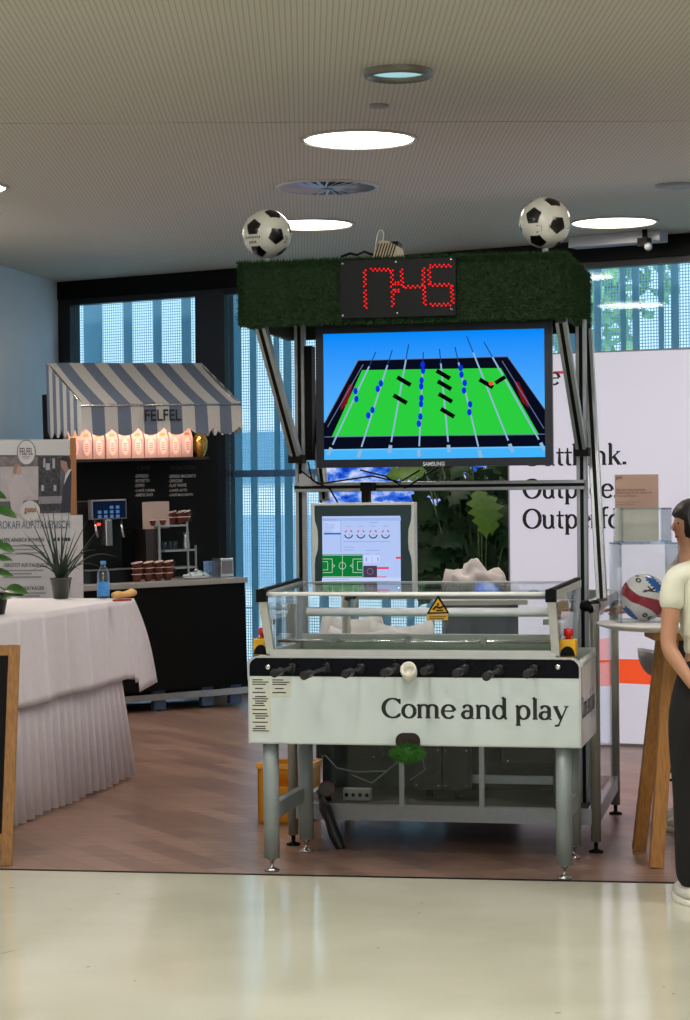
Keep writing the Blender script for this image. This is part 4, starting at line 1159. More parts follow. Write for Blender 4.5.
# flat tablet-like object on table right and yellow crate behind
cr = hitf(258, 823)
F_c = frame_at(cr, R(-14))
t = thing('storage_crate', 'yellow plastic crate on the floor behind the left table legs', 'crate', F_c, (.16, .12, 0))
cw, ch, cdp = .27, .30, .24
mb = MB(); th = .012
mb.box(0, cw, 0, th, 0, ch * .62); mb.box(0, cw * .38, 0, th, ch * .62, ch); mb.box(cw * .72, cw, 0, th, ch * .62, ch); mb.box(cw * .38, cw * .72, 0, th, ch * .86, ch)
mb.box(0, cw, cdp - th, cdp, 0, ch); mb.box(0, th, 0, cdp, 0, ch); mb.box(cw - th, cw, 0, cdp, 0, ch); mb.box(0, cw, 0, cdp, 0, th)
mb.build('body', M_ycrate, t)
mb = MB(); mb.box(-.008, cw + .008, -.008, .0, ch - .02, ch + .004); mb.box(-.008, 0, 0, cdp, ch - .02, ch + .004); mb.box(cw, cw + .008, 0, cdp, ch - .02, ch + .004); mb.box(-.008, cw + .008, cdp, cdp + .008, ch - .02, ch + .004); mb.build('rim', mat('crate_rim', (220, 160, 60), .45), t)

# ================================================================== SLOGAN WALL (backlit fabric)
sb = hitf(640, 747)
F_s = frame_at((sb.x, sb.y, 0), F_w.M.to_euler().z * .72)
def SP(px, py, d=0.0): q = F_s.on_y(px, py, 0); return Vector((q.x, -d, q.z))
sl0 = SP(508, 500).x; sl1 = SP(690, 500).x + 1.6
st_z = (SP(600, 353).z + SP(690, 349).z) / 2
sw = thing('slogan_wall', 'tall white backlit fabric wall with black serif slogan and orange bands', 'display wall', F_s, ((sl0 + sl1) / 2, .06, 0))
mb = MB(); mb.box(sl0, sl1, .002, .12, .0, st_z + .01); mb.build('frame', mat('silver_frame', (140, 142, 146), .4, .5), sw)
mb = MB(); mb.box(sl0 + .012, sl1 - .012, -.001, .004, .02, st_z); mb.build('fabric', mat('backlit_fabric', (200, 200, 215), .8, 0, .01, 1, (216, 218, 238), .42), sw)
for base, word, xa, xb in ((466, 'Outthink.', 524.5, 628.5), (498.5, 'Outpace.', 524.5, 0), (528.5, 'Outperform.', 524.5, 0)):
    a = SP(524.5, base); bq = SP(628.5, 466)
    k2 = (bq.x - a.x) / (serif_width('Outthink.') - .02)
    serif('slogan_lettering', word, (lambda a=a, k2=k2: (lambda x, y: (a.x + (x - .09) * k2, -.003, a.z + y * k2 * 1.05)))(), M_letter, sw)
a = SP(541, 388); serif('logo_lettering', 'pwc', (lambda a=a, k2=k2: (lambda x, y: (a.x + (x - .9) * k2 * 1.0, -.003, a.z + y * k2)))(), M_letter, sw) if False else None
a = SP(548, 385); k3 = k2 * .95
serif('logo_lettering', 'e', lambda x, y: (a.x + (x) * k3, -.003, a.z + y * k3), M_letter, sw)
p0, p1 = SP(554, 374, .003), SP(564, 371, .003)
mb = MB(); mb.poly([(p0.x, -.003, p0.z), (p1.x, -.003, p0.z), (p1.x, -.003, p1.z), (p0.x, -.003, p1.z)]); mb.build('logo_red_bar', mat('logo_red', (215, 40, 50), .6, emit=(215, 40, 50), estr=.3), sw)
M_orange = mat('orange_print', (240, 84, 40), .7, emit=(240, 84, 40), estr=.45, var=.02)
def sband(name, pts, m_, d): mb = MB(); mb.poly([tuple(SP(a_, b_, d)) for a_, b_ in pts]); return mb.build(name, m_, sw)
sband('orange_band', [(590, 641), (618, 636), (618, 661), (590, 664)], M_orange, .003)
sband('orange_band', [(619, 659), (760, 662), (760, 690), (619, 683)], M_orange, .003)
sband('portrait_print', [(618, 640), (616, 648), (612, 655), (613, 660), (610, 672), (613, 676), (618, 684)], mat('portrait_skin', (236, 190, 160), .7, emit=(236, 190, 160), estr=.35), .0045)
sband('portrait_hair', [(618, 642), (616, 643), (615, 654), (617, 660), (618, 662)], mat('portrait_hair', (40, 34, 44), .7), .006)

# ================================================================== COFFEE BOOTH
bo = hitf(125, 714)
F_b = frame_at(bo, R(30), -.022)
def BU(px, v, py=600): return F_b.on_y(px, py, v).x
def BP(px, py, v): return F_b.on_y(px, py, v)
bl, br_ = BU(62, 0, 600), BU(247, 0, 600)
zt0 = (BP(100, 585, 0).z + BP(246, 577, 0).z) / 2; zt1 = zt0 - 5.5 / 130
ct = thing('coffee_counter', 'long black coffee bar counter with pale worktop edge', 'counter', F_b, ((bl + br_) / 2, .35, 0))
mb = MB(); mb.box(bl, br_ - .01, 0.01, .72, .16, zt1); mb.build('body', M_black, ct)
mb = MB(); mb.box(bl, br_, -.02, .74, zt1, zt0); mb.build('worktop', mat('pale_stone', (150, 148, 146), .35), ct, .003)
zr0, zr1 = BP(200, 697, 0).z, BP(200, 690.5, 0).z
mb = MB(); mb.box(bl, br_ - .01, -.005, .012, zr0, zr1); mb.build('lower_trim', M_steel, ct)
for px in (80, 160, 208, 236):
    x = BU(px, .1, 702); mb = MB(); mb.box(x - .05, x + .05, .1, .16, 0, .17); mb.build('foot', mat('foot_blue_grey_%d' % px, (90, 110, 140), .4, .3), ct)
# back wall and shelf of the booth
bw = thing('booth_back', 'black booth back wall with white chalk coffee menu', 'booth', F_b, ((bl + br_) / 2, .8, 0))
bx0, bx1 = BU(76, .78, 500), BU(207, .78, 500)
zsh0 = (BP(75, 459.5, .35).z + BP(192, 457, .35).z) / 2
ztop = BP(150, 392, .8).z
mb = MB(); mb.box(bx0, bx1 + .1, .78, .84, 0.0, ztop); mb.build('back_panel', mat('black_board', (8, 7, 8), .6, spec=.2), bw)
sx0b, sx1b = BU(68, .35, 450), BU(206, .35, 450)
mb = MB(); mb.box(sx0b, sx1b, .30, .78, zsh0 - .02, zsh0); mb.build('shelf', mat('dark_red_brown_shelf', (36, 20, 18), .5), bw)
for xx_ in (sx1b, sx0b - .03):
    mb = MB(); mb.box(xx_, xx_ + .03, .50, .78, zsh0 - .02, ztop - .02); mb.build('shelf_side', M_black, bw)
# chalk menu
M_chalk = mat('chalk', (220, 212, 208), .9)
rows_l = ['ESPRESSO', 'RISTRETTO', 'DOPPIO', 'CAFFÈ CREMA', 'AMERICANO']; rows_r = ['ESPRESSO MACCHIATO', 'CAPPUCCINO', 'FLAT WHITE', 'CAFFÈ LATTE', 'CAFFÈ MACCHIATO']
wl = [148.5, 149.5, 144.5, 155, 153]; wr = [196, 182.5, 186.5, 187, 193]
for i in range(5):
    for s, xa, xb in ((rows_l[i], 135, wl[i]), (rows_r[i], 169, wr[i])):
        yb = 477.7 + i * 4.75 if xa < 150 else 478 + i * 4.6
        a_, b_ = BP(xa, yb, .777), BP(xb, yb, .777)
        text_obj('menu_line', '-' + s, F_b, a_.x, b_.x, a_.z, a_.z + .026, .777, M_chalk, bw, bold=.01)
for s, xa, xb, y_ in (('CAFÉ', 137, 150, 470), ('SPEZIALITÄTEN', 170, 196, 470)):
    a_, b_ = BP(xa, y_, .777), BP(xb, y_, .777); text_obj('menu_heading', s, F_b, a_.x, b_.x, a_.z, a_.z + .04, .777, mat('faint_chalk', (70, 64, 66), .9), bw)

# coffee bags on the shelf
M_bag = mat('kraft_pink_bag', (208, 164, 150), .6, 0, .05, 12, bump=.2); M_oval = mat('oval_label', (236, 200, 184), .5); M_foil = mat('bag_foil_gold', (220, 150, 80), .3, .7)
ws = [74.5, 86, 98.5, 112, 124.5, 137.5, 150.5, 162.5, 175, 187]
proto = None
bw_ = (BU(193, .38, 445) - BU(69, .38, 445)) / 10.0 * .97
hb = BP(150, 426, .38).z - zsh0
pos = ['leftmost of the ten bags under the awning', 'second from the left', 'third from the left', 'fourth from the left', 'fifth from the left', 'sixth from the left', 'fifth from the gold jar', 'fourth from the gold jar', 'third from the gold jar', 'nearest but one to the gold jar']
pos = ['leftmost in the row under the awning', 'second in the row from the left', 'third in the row from the left', 'fourth in the row from the left', 'fifth in the row from the left', 'sixth in the row from the left', 'fourth in the row from the gold vase', 'third in the row from the gold vase', 'second in the row from the gold vase', 'next to the gold vase']
for i, px in enumerate(ws):
    x = BU(px, .38, 445)
    base = (x, .44, zsh0)
    if proto is None:
        proto = thing('coffee_bag', 'pink coffee bag with oval label, ' + pos[0], 'coffee bag', F_b, base, 'pink coffee bags on the booth shelf')
        h = bw_ / 2
        mb = MB(); 
        vs = [(x - h, .38, zsh0), (x + h, .38, zsh0), (x + h, .50, zsh0), (x - h, .50, zsh0), (x - h * .97, .37, zsh0 + hb * .6), (x + h * .97, .37, zsh0 + hb * .6), (x + h * .97, .49, zsh0 + hb * .6), (x - h * .97, .49, zsh0 + hb * .6),
              (x - h * .96, .42, zsh0 + hb), (x + h * .96, .42, zsh0 + hb), (x + h * .96, .445, zsh0 + hb), (x - h * .96, .445, zsh0 + hb)]
        mb.add(vs, [(0, 3, 2, 1), (0, 1, 5, 4), (1, 2, 6, 5), (2, 3, 7, 6), (3, 0, 4, 7), (4, 5, 9, 8), (5, 6, 10, 9), (6, 7, 11, 10), (7, 4, 8, 11), (8, 9, 10, 11)])
        mb.build('body', M_bag, proto, .004)
        mb = MB(); mb.poly([(x + h * .55 * math.cos(R(k * 20)), .368, zsh0 + hb * .36 + hb * .26 * math.sin(R(k * 20))) for k in range(18)]); ov = mb.build('oval_label', M_oval, proto)
        mb = MB()
        for k in range(4): mb.box(x - h * .3, x + h * .3, .366, .367, zsh0 + hb * (.24 + .07 * k), zsh0 + hb * (.265 + .07 * k))
        mb.build('printed_lines', mat('oval_print', (190, 110, 90), .6), ov)
        mb = MB(); mb.add([(x - h * .5, .376, zsh0 + hb * .68), (x + h * .55, .378, zsh0 + hb * .70), (x + h * .4, .389, zsh0 + hb * .79), (x - h * .3, .387, zsh0 + hb * .77)], [(0, 1, 2, 3)]); mb.build('foil_emblem', M_foil, proto)
    else:
        copy_tree(proto, F_b.M @ Matrix.Translation(base), 'pink coffee bag with oval label, ' + pos[i], 'pink coffee bags on the booth shelf')
q = BP(201, 447, .4)
mb = MB(); mb.lathe([(.03, zsh0), (.055, zsh0 + .05), (.065, zsh0 + .12), (.05, zsh0 + .18), (.022, zsh0 + .21), (.022, zsh0 + .2)], (q.x, .42, 0), 24, cap=False)
gv = mb.build('gold_vase', M_gold, None, frame=F_b); tag(gv, 'round shiny gold vase at the right end of the bag shelf', 'vase')
# shelf light strip under the awning
mb = MB(); mb.box(sx0b + .1, sx1b - .1, .14, .16, ztop - .26, ztop - .25)
ls = F_b.M @ Vector(((sx0b + sx1b) / 2, .12, zsh0 + .36))
lamp('shelf_light', 'AREA', ls, 7, (1, .80, .70), 1.0, .05, (R(35), 0, R(30)))

# awning
aw = thing('awning', 'grey and white striped awning with scalloped edge lettered FELFEL', 'awning', F_b, ((bl + br_) / 2, .3, zsh0 + .3))
VB, VN = .56, -.12
atl, atr = BP(47, 363, VB), BP(208, 363, VB); afl, afr = BP(81, 405, VN), BP(241, 402, VN)
za, zf = (atl.z + atr.z) / 2, (afl.z + afr.z) / 2
zv = (BP(110, 429, VN).z + BP(230, 428, VN).z) / 2
ax0, ax1 = afl.x, afr.x
per = (BP(163, 405, VN).x - BP(111.5, 405, VN).x) / 2
xc0 = BP(137, 405, VN).x          # centre of a white stripe = scallop notch
M_sg = mat('awning_grey', (92, 102, 122), .85, 0, .06, 40); M_sw = mat('awning_white', (176, 174, 172), .85, 0, .04, 40)
def is_grey(x):
    t_ = ((x - xc0) / per) % 1.0
    return .25 < t_ < .75
edges = sorted(set([ax0, ax1] + [xc0 + per * (n + o_) for n in range(-12, 13) for o_ in (.25, .75) if ax0 < xc0 + per * (n + o_) < ax1]))
mb = MB()
for a_, b_ in zip(edges, edges[1:]):
    mb.cur = 1 if is_grey((a_ + b_) / 2) else 0
    n = 5
    for i in range(n):
        s0, s1 = i / n, (i + 1) / n
        sag = lambda s: -.012 * math.sin(math.pi * s)
        mb.add([(a_, VB + (VN - VB) * s0, za + (zf - za) * s0 + sag(s0)), (b_, VB + (VN - VB) * s0, za + (zf - za) * s0 + sag(s0)), (b_, VB + (VN - VB) * s1, za + (zf - za) * s1 + sag(s1)), (a_, VB + (VN - VB) * s1, za + (zf - za) * s1 + sag(s1))], [(0, 1, 2, 3)])
o = mb.build('canopy', [M_sw, M_sg], aw); md = o.modifiers.new('th', 'SOLIDIFY'); md.thickness = .006
mb = MB(); n = 150
def zval(x): 
    t_ = ((x - xc0) / per) % 1.0
    return zv + .012 - .062 * math.sin(math.pi * t_) ** .7
for i in range(n):
    xa, xb = ax0 + (ax1 - ax0) * i / n, ax0 + (ax1 - ax0) * (i + 1) / n
    mb.cur = 1 if is_grey((xa + xb) / 2) else 0
    wob = lambda x: VN - .012 - .006 * math.sin(x * 20)
    mb.add([(xa, VN, zf), (xb, VN, zf), (xb, wob(xb), zval(xb)), (xa, wob(xa), zval(xa))], [(0, 1, 2, 3)])
vo = mb.build('valance', [M_sw, M_sg], aw); md = vo.modifiers.new('th', 'SOLIDIFY'); md.thickness = .004
for sx in (ax0, ax1):
    mb = MB(); n = 60; D = VB - VN; sp_ = per * .62
    for i in range(n):
        ya, yb = VN + D * i / n, VN + D * (i + 1) / n
        mb.cur = 1 if ((ya - VN) / sp_) % 1 > .5 else 0
        zt_ = lambda y: zf + (za - zf) * (y - VN) / D
        zl = lambda y: zv + .012 - .062 * abs(math.sin(math.pi * (y - VN) / sp_))
        mb.add([(sx, ya, zt_(ya)), (sx, yb, zt_(yb)), (sx, yb, zl(yb)), (sx, ya, zl(ya))], [(0, 1, 2, 3)])
    o = mb.build('side_flap', [M_sw, M_sg], aw); md = o.modifiers.new('th', 'SOLIDIFY'); md.thickness = .004
mb = MB(); mb.tube([(ax0, VN, zf), (ax1, VN, zf)], .01, 8); mb.tube([(ax0 + .02, VB, za), (ax0 + .02, VN, zf)], .01, 8); mb.tube([(ax1 - .02, VB, za), (ax1 - .02, VN, zf)], .01, 8)
for q in mb.v: q.z -= .012
mb.build('frame_tube', M_steel, aw)
a_, b_ = BP(145, 421, VN - .02), BP(181.5, 420, VN - .02)
text_obj('lettering', 'FELFEL', F_b, a_.x, b_.x, a_.z, a_.z + 11.5 / 128, VN - .018, M_letter, vo, bold=.015)

# coffee machine
q = BP(102, 560, .25); mx0, mx1 = BU(84, .3, 540), BU(128, .3, 540)
cm = thing('coffee_machine', 'black coffee machine with lit touch screen on the bar counter', 'coffee machine', F_b, ((mx0 + mx1) / 2, .45, zt0))
ztm = BP(105, 498, .4).z
mb = MB(); mb.box(mx0, mx1, .42, .72, zt0, ztm - .02); mb.box(mx0, mx1, .2, .42, zt0, zt0 + .1); mb.build('body', M_blackgloss, cm, .008)
mb = MB(); mb.box(mx0 - .005, mx1 + .005, .19, .3, zt0 + .1, zt0 + .112); mb.build('drip_tray', M_steel, cm)
ms0, ms1 = BP(92, 520, .34), BP(126.5, 499, .34)
mb = MB(); mb.box(ms0.x, ms1.x, .34, .42, ms0.z, ms1.z); hd = mb.build('screen_housing', mat('silver_grey_trim', (120, 118, 120), .35, .4), cm, .006)
mb = MB(); mb.box(ms0.x + .012, ms1.x - .012, .336, .342, ms0.z + .012, ms1.z - .012); sc_ = mb.build('touch_screen', emis('touch_screen_glow', (12, 24, 48), 1.0), cm)
mb = MB()
for r_ in range(3):
    for c_ in range(4):
        if r_ == 0 and c_ < 2: continue
        xx = ms0.x + .05 + c_ * .052; zz_ = ms1.z - .05 - r_ * .036
        mb.poly([(xx, .334, zz_), (xx + .03, .334, zz_), (xx + .03, .334, zz_ - .024), (xx, .334, zz_ - .024)])
mb.build('screen_icons', emis('icon_glow', (96, 140, 190), .6), sc_)
x = BU(108, .33, 540); 
mb = MB(); mb.box(x - .028, x + .028, .3, .42, BP(108, 546, .3).z, ms0.z); mb.build('spout', M_steel, cm, .006)
mb = MB(); q = BP(99.5, 524, .33); mb.box(q.x - .009, q.x + .009, .33, .36, q.z - .012, q.z + .008); mb.build('red_indicator', emis('red_indicator', (255, 70, 50), 2.0), cm)
mb = MB(); 
for px in (96, 122): 
    q = BP(px, 530, .36); mb.tube([(q.x, .38, ms0.z), (q.x, .36, q.z - .0), (q.x + .01, .35, q.z - .06)], .012, 8)
mb.build('steam_pipe', M_steel, cm)
# cup organiser
ox0, ox1 = BU(147, .4, 540), BU(192, .4, 540)
zo1 = BP(170, 525, .4).z; zo2 = BP(170, 550, .4).z
og = thing('cup_organiser', 'black metal shelf rack holding cups and glasses on the bar', 'rack', F_b, ((ox0 + ox1) / 2, .5, zt0))
xs = ox0 + .09
for z_, xa, xb in ((zo1, xs, ox1 - .05), (zo2, xs + .05, ox1 + .02), (zo2 - .14, xs + .05, ox1 + .02)):
    mb = MB(); mb.box(xa, xb, .36, .6, z_ - .014, z_); mb.build('tier', M_greypaint, og)
mb = MB(); mb.box(xs - .004, xs + .012, .36, .38, zt0, zo1 + .02); mb.box(ox1 - .06, ox1 - .05, .36, .38, zt0, zo1 + .02); mb.box(ox1 + .01, ox1 + .02, .36, .38, zt0, zo2 + .03); mb.build('upright', M_greypaint, og)
mb = MB(); mb.box(ox0 - .01, xs, .40, .62, zt0, BP(150, 529, .4).z); mb.build('side_module', mat('dark_module', (34, 28, 28), .5), og)
mb = MB(); mb.box(ox0 - .01, xs, .45, .455, BP(150, 530, .4).z, BP(150, 502, .4).z); mb.box(xs, xs + .14, .45, .455, BP(150, 529, .4).z, BP(150, 502, .4).z); mb.build('back_card', mat('grey_card', (150, 134, 128), .6), og, .01)
# cups: nested leaning espresso cups with saucers
def cup(x, y, z, tilt, label, grp, proto=[None]):
    Mx = F_b.M @ Matrix.Translation((x, y, z)) @ Matrix.Rotation(tilt, 4, 'Y')
    if proto[0] is None:
        t = thing('coffee_cup', label, 'cup', Frame(Mx), (0, 0, 0), grp)
        mb = MB(); mb.lathe([(.022, .002), (.036, .02), (.043, .052), (.045, .06), (.041, .06), (.034, .02), (.0001, .008)], (0, 0, 0), 18); cb_ = mb.build('bowl', M_cup, t)
        mb = MB(); mb.lathe([(.0455, .058), (.046, .062), (.0405, .062), (.0405, .056)], (0, 0, 0), 18, cap=False); mb.build('rim', M_cupin, cb_)
        mb = MB(); mb.tube([(.038, 0, .045), (.06, 0, .046), (.062, 0, .028), (.034, 0, .018)], .005, 6); mb.build('handle', M_cup, t)
        proto[0] = t; return t
    return copy_tree(proto[0], Mx, label, grp)
xq = [BU(px, .45, 530) for px in (153, 163, 173, 182, 187)]
CL = ['brown cup on top of the rack, above the grey card', 'second brown cup on top of the rack from the grey card', 'middle brown cup on top of the rack', 'fourth brown cup on top of the rack', 'rightmost brown cup on top of the rack']
for i, x in enumerate(xq):
    cup(x, .48, (zo1 if i > 1 else BP(150, 528, .4).z) + .001, (0, 0, 0, 0, 0)[i], CL[i], 'brown cups on top of the rack')
for i, x in enumerate(xq[2:]):
    cup(x + .01, .47, zo1 + .045, R(-14), ['upper tilted brown cup on the rack, left', 'upper tilted brown cup on the rack, middle', 'upper tilted brown cup on the rack, right'][i], 'brown cups on top of the rack')
for j, px in enumerate((137, 148, 158, 168)):
    x = BU(px, .15, 580)
    for k_ in range(3):
        cup(x + .006 * k_, .15, zt0 + .001 + .046 * k_, R(-10) if k_ == 2 else 0, ('bottom', 'middle', 'top tilted')[k_] + ' brown cup of the ' + ('leftmost', 'second', 'third', 'rightmost')[j] + ' stack on the bar counter', 'brown cups stacked on the bar counter')
# small glasses
GLS = glass('glassware', (.8, .84, .88), .5, .05)
for i, px in enumerate((166, 171, 176)):
    x = BU(px, .42, 546); mb = MB(); mb.lathe([(.02, zo2), (.026, zo2 + .07), (.024, zo2 + .07), (.018, zo2 + .006), (.0001, zo2 + .006)], (x, .44, 0), 14)
    tag(mb.build('drinking_glass', GLS, None, frame=F_b), ('small clear glass on the middle rack tier, leftmost', 'small clear glass on the middle rack tier, centre', 'small clear glass beside the steel jug on the rack')[i], 'glass', 'small glasses on the rack')
x = BU(187, .42, 540); mb = MB(); mb.lathe([(.03, zo2), (.032, zo2 + .04), (.022, zo2 + .1), (.03, zo2 + .14), (.027, zo2 + .14)], (x, .44, 0), 16, cap=False); 
tag(mb.build('steel_jug', M_steel, None, frame=F_b), 'shiny steel milk jug on the right of the cup rack', 'jug')
# bag of wrapped sweets and napkin holder
mb = MB(); rnd = random.Random(5)
x0_, x1_ = BU(180, .12, 575), BU(212, .12, 575)
t = thing('sweets_bowl', 'pale heap of wrapped sweets on a dish beside the napkin holder', 'sweets', F_b, ((x0_ + x1_) / 2, .12, zt0))
mb.lathe([(.06, zt0), (.115, zt0 + .02), (.11, zt0 + .022), (.055, zt0 + .005)], ((x0_ + x1_) / 2, .12, 0), 20); mb.build('dish', M_plastw, t)
mb = MB()
for _ in range(46):
    a = rnd.uniform(0, 6.28); rr = rnd.uniform(0, .09); mb.ball(((x0_ + x1_) / 2 + rr * math.cos(a), .12 + rr * math.sin(a), zt0 + .03 + .045 * (1 - rr / .09) * rnd.random()), .018, 8, (1.2, .8, .6))
mb.build('sweets', mat('wrapper_pale', (170, 185, 190), .3, 0, .3, 25), t)['kind'] = 'stuff'
x0_, x1_ = BU(219, .15, 565), BU(232, .15, 565); zn = BP(225, 558, .15).z
t = thing('napkin_holder', 'steel napkin dispenser at the right end of the bar counter', 'dispenser', F_b, ((x0_ + x1_) / 2, .2, zt0))
mb = MB(); mb.box(x0_, x1_, .12, .28, zt0, zn); mb.build('body', M_steel, t, .006)
mb = MB(); mb.box(x0_ + .012, x1_ - .012, .117, .121, zt0 + .03, zn - .02); mb.build('front_plate', mat('plate_grey', (120, 118, 118), .4, .5), t)
x0_ = BU(205, .3, 570); x1_ = BU(218, .3, 570)
mb = MB(); mb.box(x0_, x1_, .32, .325, zt0, BP(210, 561, .3).z); tag(mb.build('counter_card', mat('blue_pattern_card', (110, 150, 195), .5, 0, .5, 30), None, frame=F_b), 'small blue patterned card standing on the bar beside the napkin dispenser', 'card')

# ================================================================== FELFEL BANNER
bn = hitf(75, 752)
F_n = frame_at((bn.x, bn.y, 0), R(6))
def NP(px, py, d=0.0): q = F_n.on_y(px, py, 0); return Vector((q.x, -d, q.z))
nb = thing('paper_banner', 'tall white coffee banner with round logo behind the clothed table', 'banner', F_n, (-.4, 0, 0))
nx1 = NP(75, 500).x; nx0 = nx1 - .86; nz1 = NP(40, 439.5).z
mb = MB(); mb.box(nx0, nx1, 0, .02, .25, nz1); mb.build('sheet', mat('banner_paper', (186, 188, 194), .6, 0, .02, 2), nb)
xa = NP(70.5, 500).x; xb = NP(76.5, 500).x; zw = NP(75, 515).z
mb = MB(); mb.box(xa, xb, -.004, .05, zw, nz1 + .01); mb.build('wood_edge', mat('orange_wood_edge', (150, 100, 56), .5), nb)
mb = MB(); mb.box(xa, NP(83, 560).x, -.002, .06, 0.02, zw); mb.build('white_edge', mat('banner_edge', (196, 196, 200), .5), nb)
mb = MB(); mb.box(nx0, nx1 + .05, -.12, .14, 0, .03); mb.build('base', M_greypaint, nb)
def nq(name, pts, m_, d, par=None): mb = MB(); mb.poly([tuple(NP(a_, b_, d)) for a_, b_ in pts]); return mb.build(name, m_, par or nb)
# crop origin (0,430) scale 6
def c6(pts): return [(a_ / 6, 430 + b_ / 6) for a_, b_ in pts]
ph = nq('photo_print', c6([(-40, 150), (430, 152), (424, 496), (-40, 506)]), mat('photo_backdrop', (76, 76, 86), .6, 0, .6, 9, stretch=(3, 1, 1)), .002)
nq('photo_shelf', c6([(-20, 160), (225, 160), (225, 215), (-20, 215)]), mat('photo_shelf_tone', (110, 104, 108), .6, 0, .3, 30), .0025, ph)
nq('photo_counter', c6([(0, 220), (230, 218), (230, 420), (0, 430)]), mat('photo_light_wall', (166, 162, 168), .6, 0, .08, 20), .003, ph)
nq('photo_machine', c6([(228, 160), (360, 158), (360, 480), (240, 490)]), mat('photo_machine_tone', (50, 50, 58), .6, 0, .8, 40), .003, ph)
nq('photo_bar', c6([(232, 400), (372, 396), (372, 440), (232, 444)]), mat('photo_bar_tone', (130, 130, 140), .6), .0034, ph)
for a_, b_, c_, d_ in ((248, 330, 264, 366), (322, 330, 338, 366), (275, 200, 300, 240), (315, 170, 330, 230), (260, 170, 272, 225)):
    nq('photo_highlight', c6([(a_, b_), (c_, b_), (c_, d_), (a_, d_)]), mat('photo_highlight_tone', (150, 152, 164), .6), .0036, ph)
nq('woman_print', c6([(95, 205), (118, 205), (128, 235), (124, 262), (150, 300), (190, 370), (205, 395), (160, 400), (140, 430), (120, 505), (72, 505), (60, 420), (52, 330), (85, 285)]), mat('photo_white_shirt', (178, 172, 178), .6), .0042, ph)
nq('woman_face', c6([(98, 210), (118, 208), (130, 232), (126, 262), (112, 272), (98, 258)]), mat('photo_face', (168, 142, 136), .6), .0046, ph)
nq('woman_hair', c6([(78, 260), (82, 215), (100, 200), (120, 202), (130, 218), (108, 215), (100, 240), (98, 268)]), mat('photo_fair_hair', (146, 118, 104), .6), .005, ph)
nq('man_print', c6([(430, 245), (405, 260), (388, 300), (374, 380), (366, 470), (360, 496), (424, 496)]), mat('photo_dark_suit', (36, 42, 62), .6), .0042, ph)
nq('man_face', c6([(362, 180), (385, 170), (400, 190), (412, 240), (396, 270), (380, 240), (368, 226)]), mat('photo_face_dark', (140, 112, 106), .6), .0046, ph)
nq('man_hair', c6([(360, 180), (372, 158), (405, 155), (425, 180), (424, 235), (408, 228), (400, 190)]), mat('photo_dark_hair', (28, 26, 34), .6), .005, ph)
nq('man_collar', c6([(412, 240), (430, 232), (396, 300), (384, 330), (392, 270)]), mat('photo_collar', (190, 190, 200), .6), .0048, ph)
def nring(cx, cy, rx, ry, w, m_, d, name):
    mb = MB(); n = 40; vs = []
    for k in range(n):
        a_ = 2 * math.pi * k / n
        vs.append(NP((cx + rx * math.cos(a_)) / 6, 430 + (cy + ry * math.sin(a_)) / 6, d)); vs.append(NP((cx + (rx - w) * math.cos(a_)) / 6, 430 + (cy + (ry - w) * math.sin(a_)) / 6, d))
    mb.add(vs, [(2 * k, 2 * ((k + 1) % n), 2 * ((k + 1) % n) + 1, 2 * k + 1) for k in range(n)]); return mb.build(name, m_, nb)
def ndisc(cx, cy, rx, ry, m_, d, name): return nq(name, c6([(cx + rx * math.cos(R(k * 10)), cy + ry * math.sin(R(k * 10))) for k in range(36)]), m_, d)
M_bpaper = mat('banner_badge', (190, 192, 196), .6)
ndisc(158, 135, 58, 78, M_bpaper, .006, 'logo_badge'); nring(158, 135, 56, 76, 4, M_letter, .007, 'logo_ring')
def ntext(name, s, x0_, x1_, yb, yt, m_, d, bold=0.0):
    a_, b_ = NP(x0_ / 6, 430 + yb / 6), NP(x1_ / 6, 430 + yb / 6); c_ = NP(x0_ / 6, 430 + yt / 6)
    text_obj(name, s, F_n, a_.x, b_.x, a_.z, c_.z, -d, m_, nb, bold=bold)
ntext('logo_lettering', 'FELFEL', 119, 198, 148, 108, M_letter, .0075, .01)
ntext('logo_small_print', 'GASTRONOMIE', 134, 184, 162, 155, M_letter, .0075); ntext('logo_small_print', 'DIE SCHMECKT', 140, 178, 173, 166, M_letter, .0075)
ndisc(180, 486, 60, 62, M_bpaper, .0065, 'cup_badge')
M_brown = mat('brown_print', (150, 104, 74), .6)
ntext('brand_script', 'gusto', 146, 216, 506, 462, M_brown, .0085, .03)
M_grey_t = mat('grey_blue_print', (96, 106, 130), .6)
ntext('headline', 'ROKAFI AUF ITALIENISCH', -5, 418, 594, 546, M_grey_t, .002, .012)
M_dk = mat('dark_print', (40, 42, 54), .6)
ntext('subheading', '100% ARABICA BOHNEN', 14, 264, 672, 648, M_dk, .002, .012)
ntext('subheading', 'GERÖSTET AUF ITALIENISCH', 22, 290, 822, 796, M_dk, .002, .012)
ntext('subheading', 'UND MIT SIEBTRÄGER', 30, 266, 962, 936, M_dk, .002, .012)
mb = MB()
for y_, x0_, x1_ in ((700, 14, 270), (722, 14, 210), (744, 16, 270), (848, 22, 262), (868, 22, 190), (888, 24, 248), (985, 30, 275), (1002, 30, 240)):
    a_, b_ = NP(x0_ / 6, 430 + y_ / 6, .002), NP(x1_ / 6, 430 + (y_ - 8) / 6, .002); mb.poly([(a_.x, a_.y, a_.z), (b_.x, a_.y, a_.z), (b_.x, a_.y, a_.z + .009), (a_.x, a_.y, a_.z + .009)])
mb.build('body_text_lines', mat('text_line_grey', (130, 132, 146), .6), nb)
for cx in (330, 352, 374, 396, 413): nq('bean_rating', c6([(cx + 8 * math.cos(R(k * 30)), 656 + 12 * math.sin(R(k * 30))) for k in range(12)]), M_dk, .002)

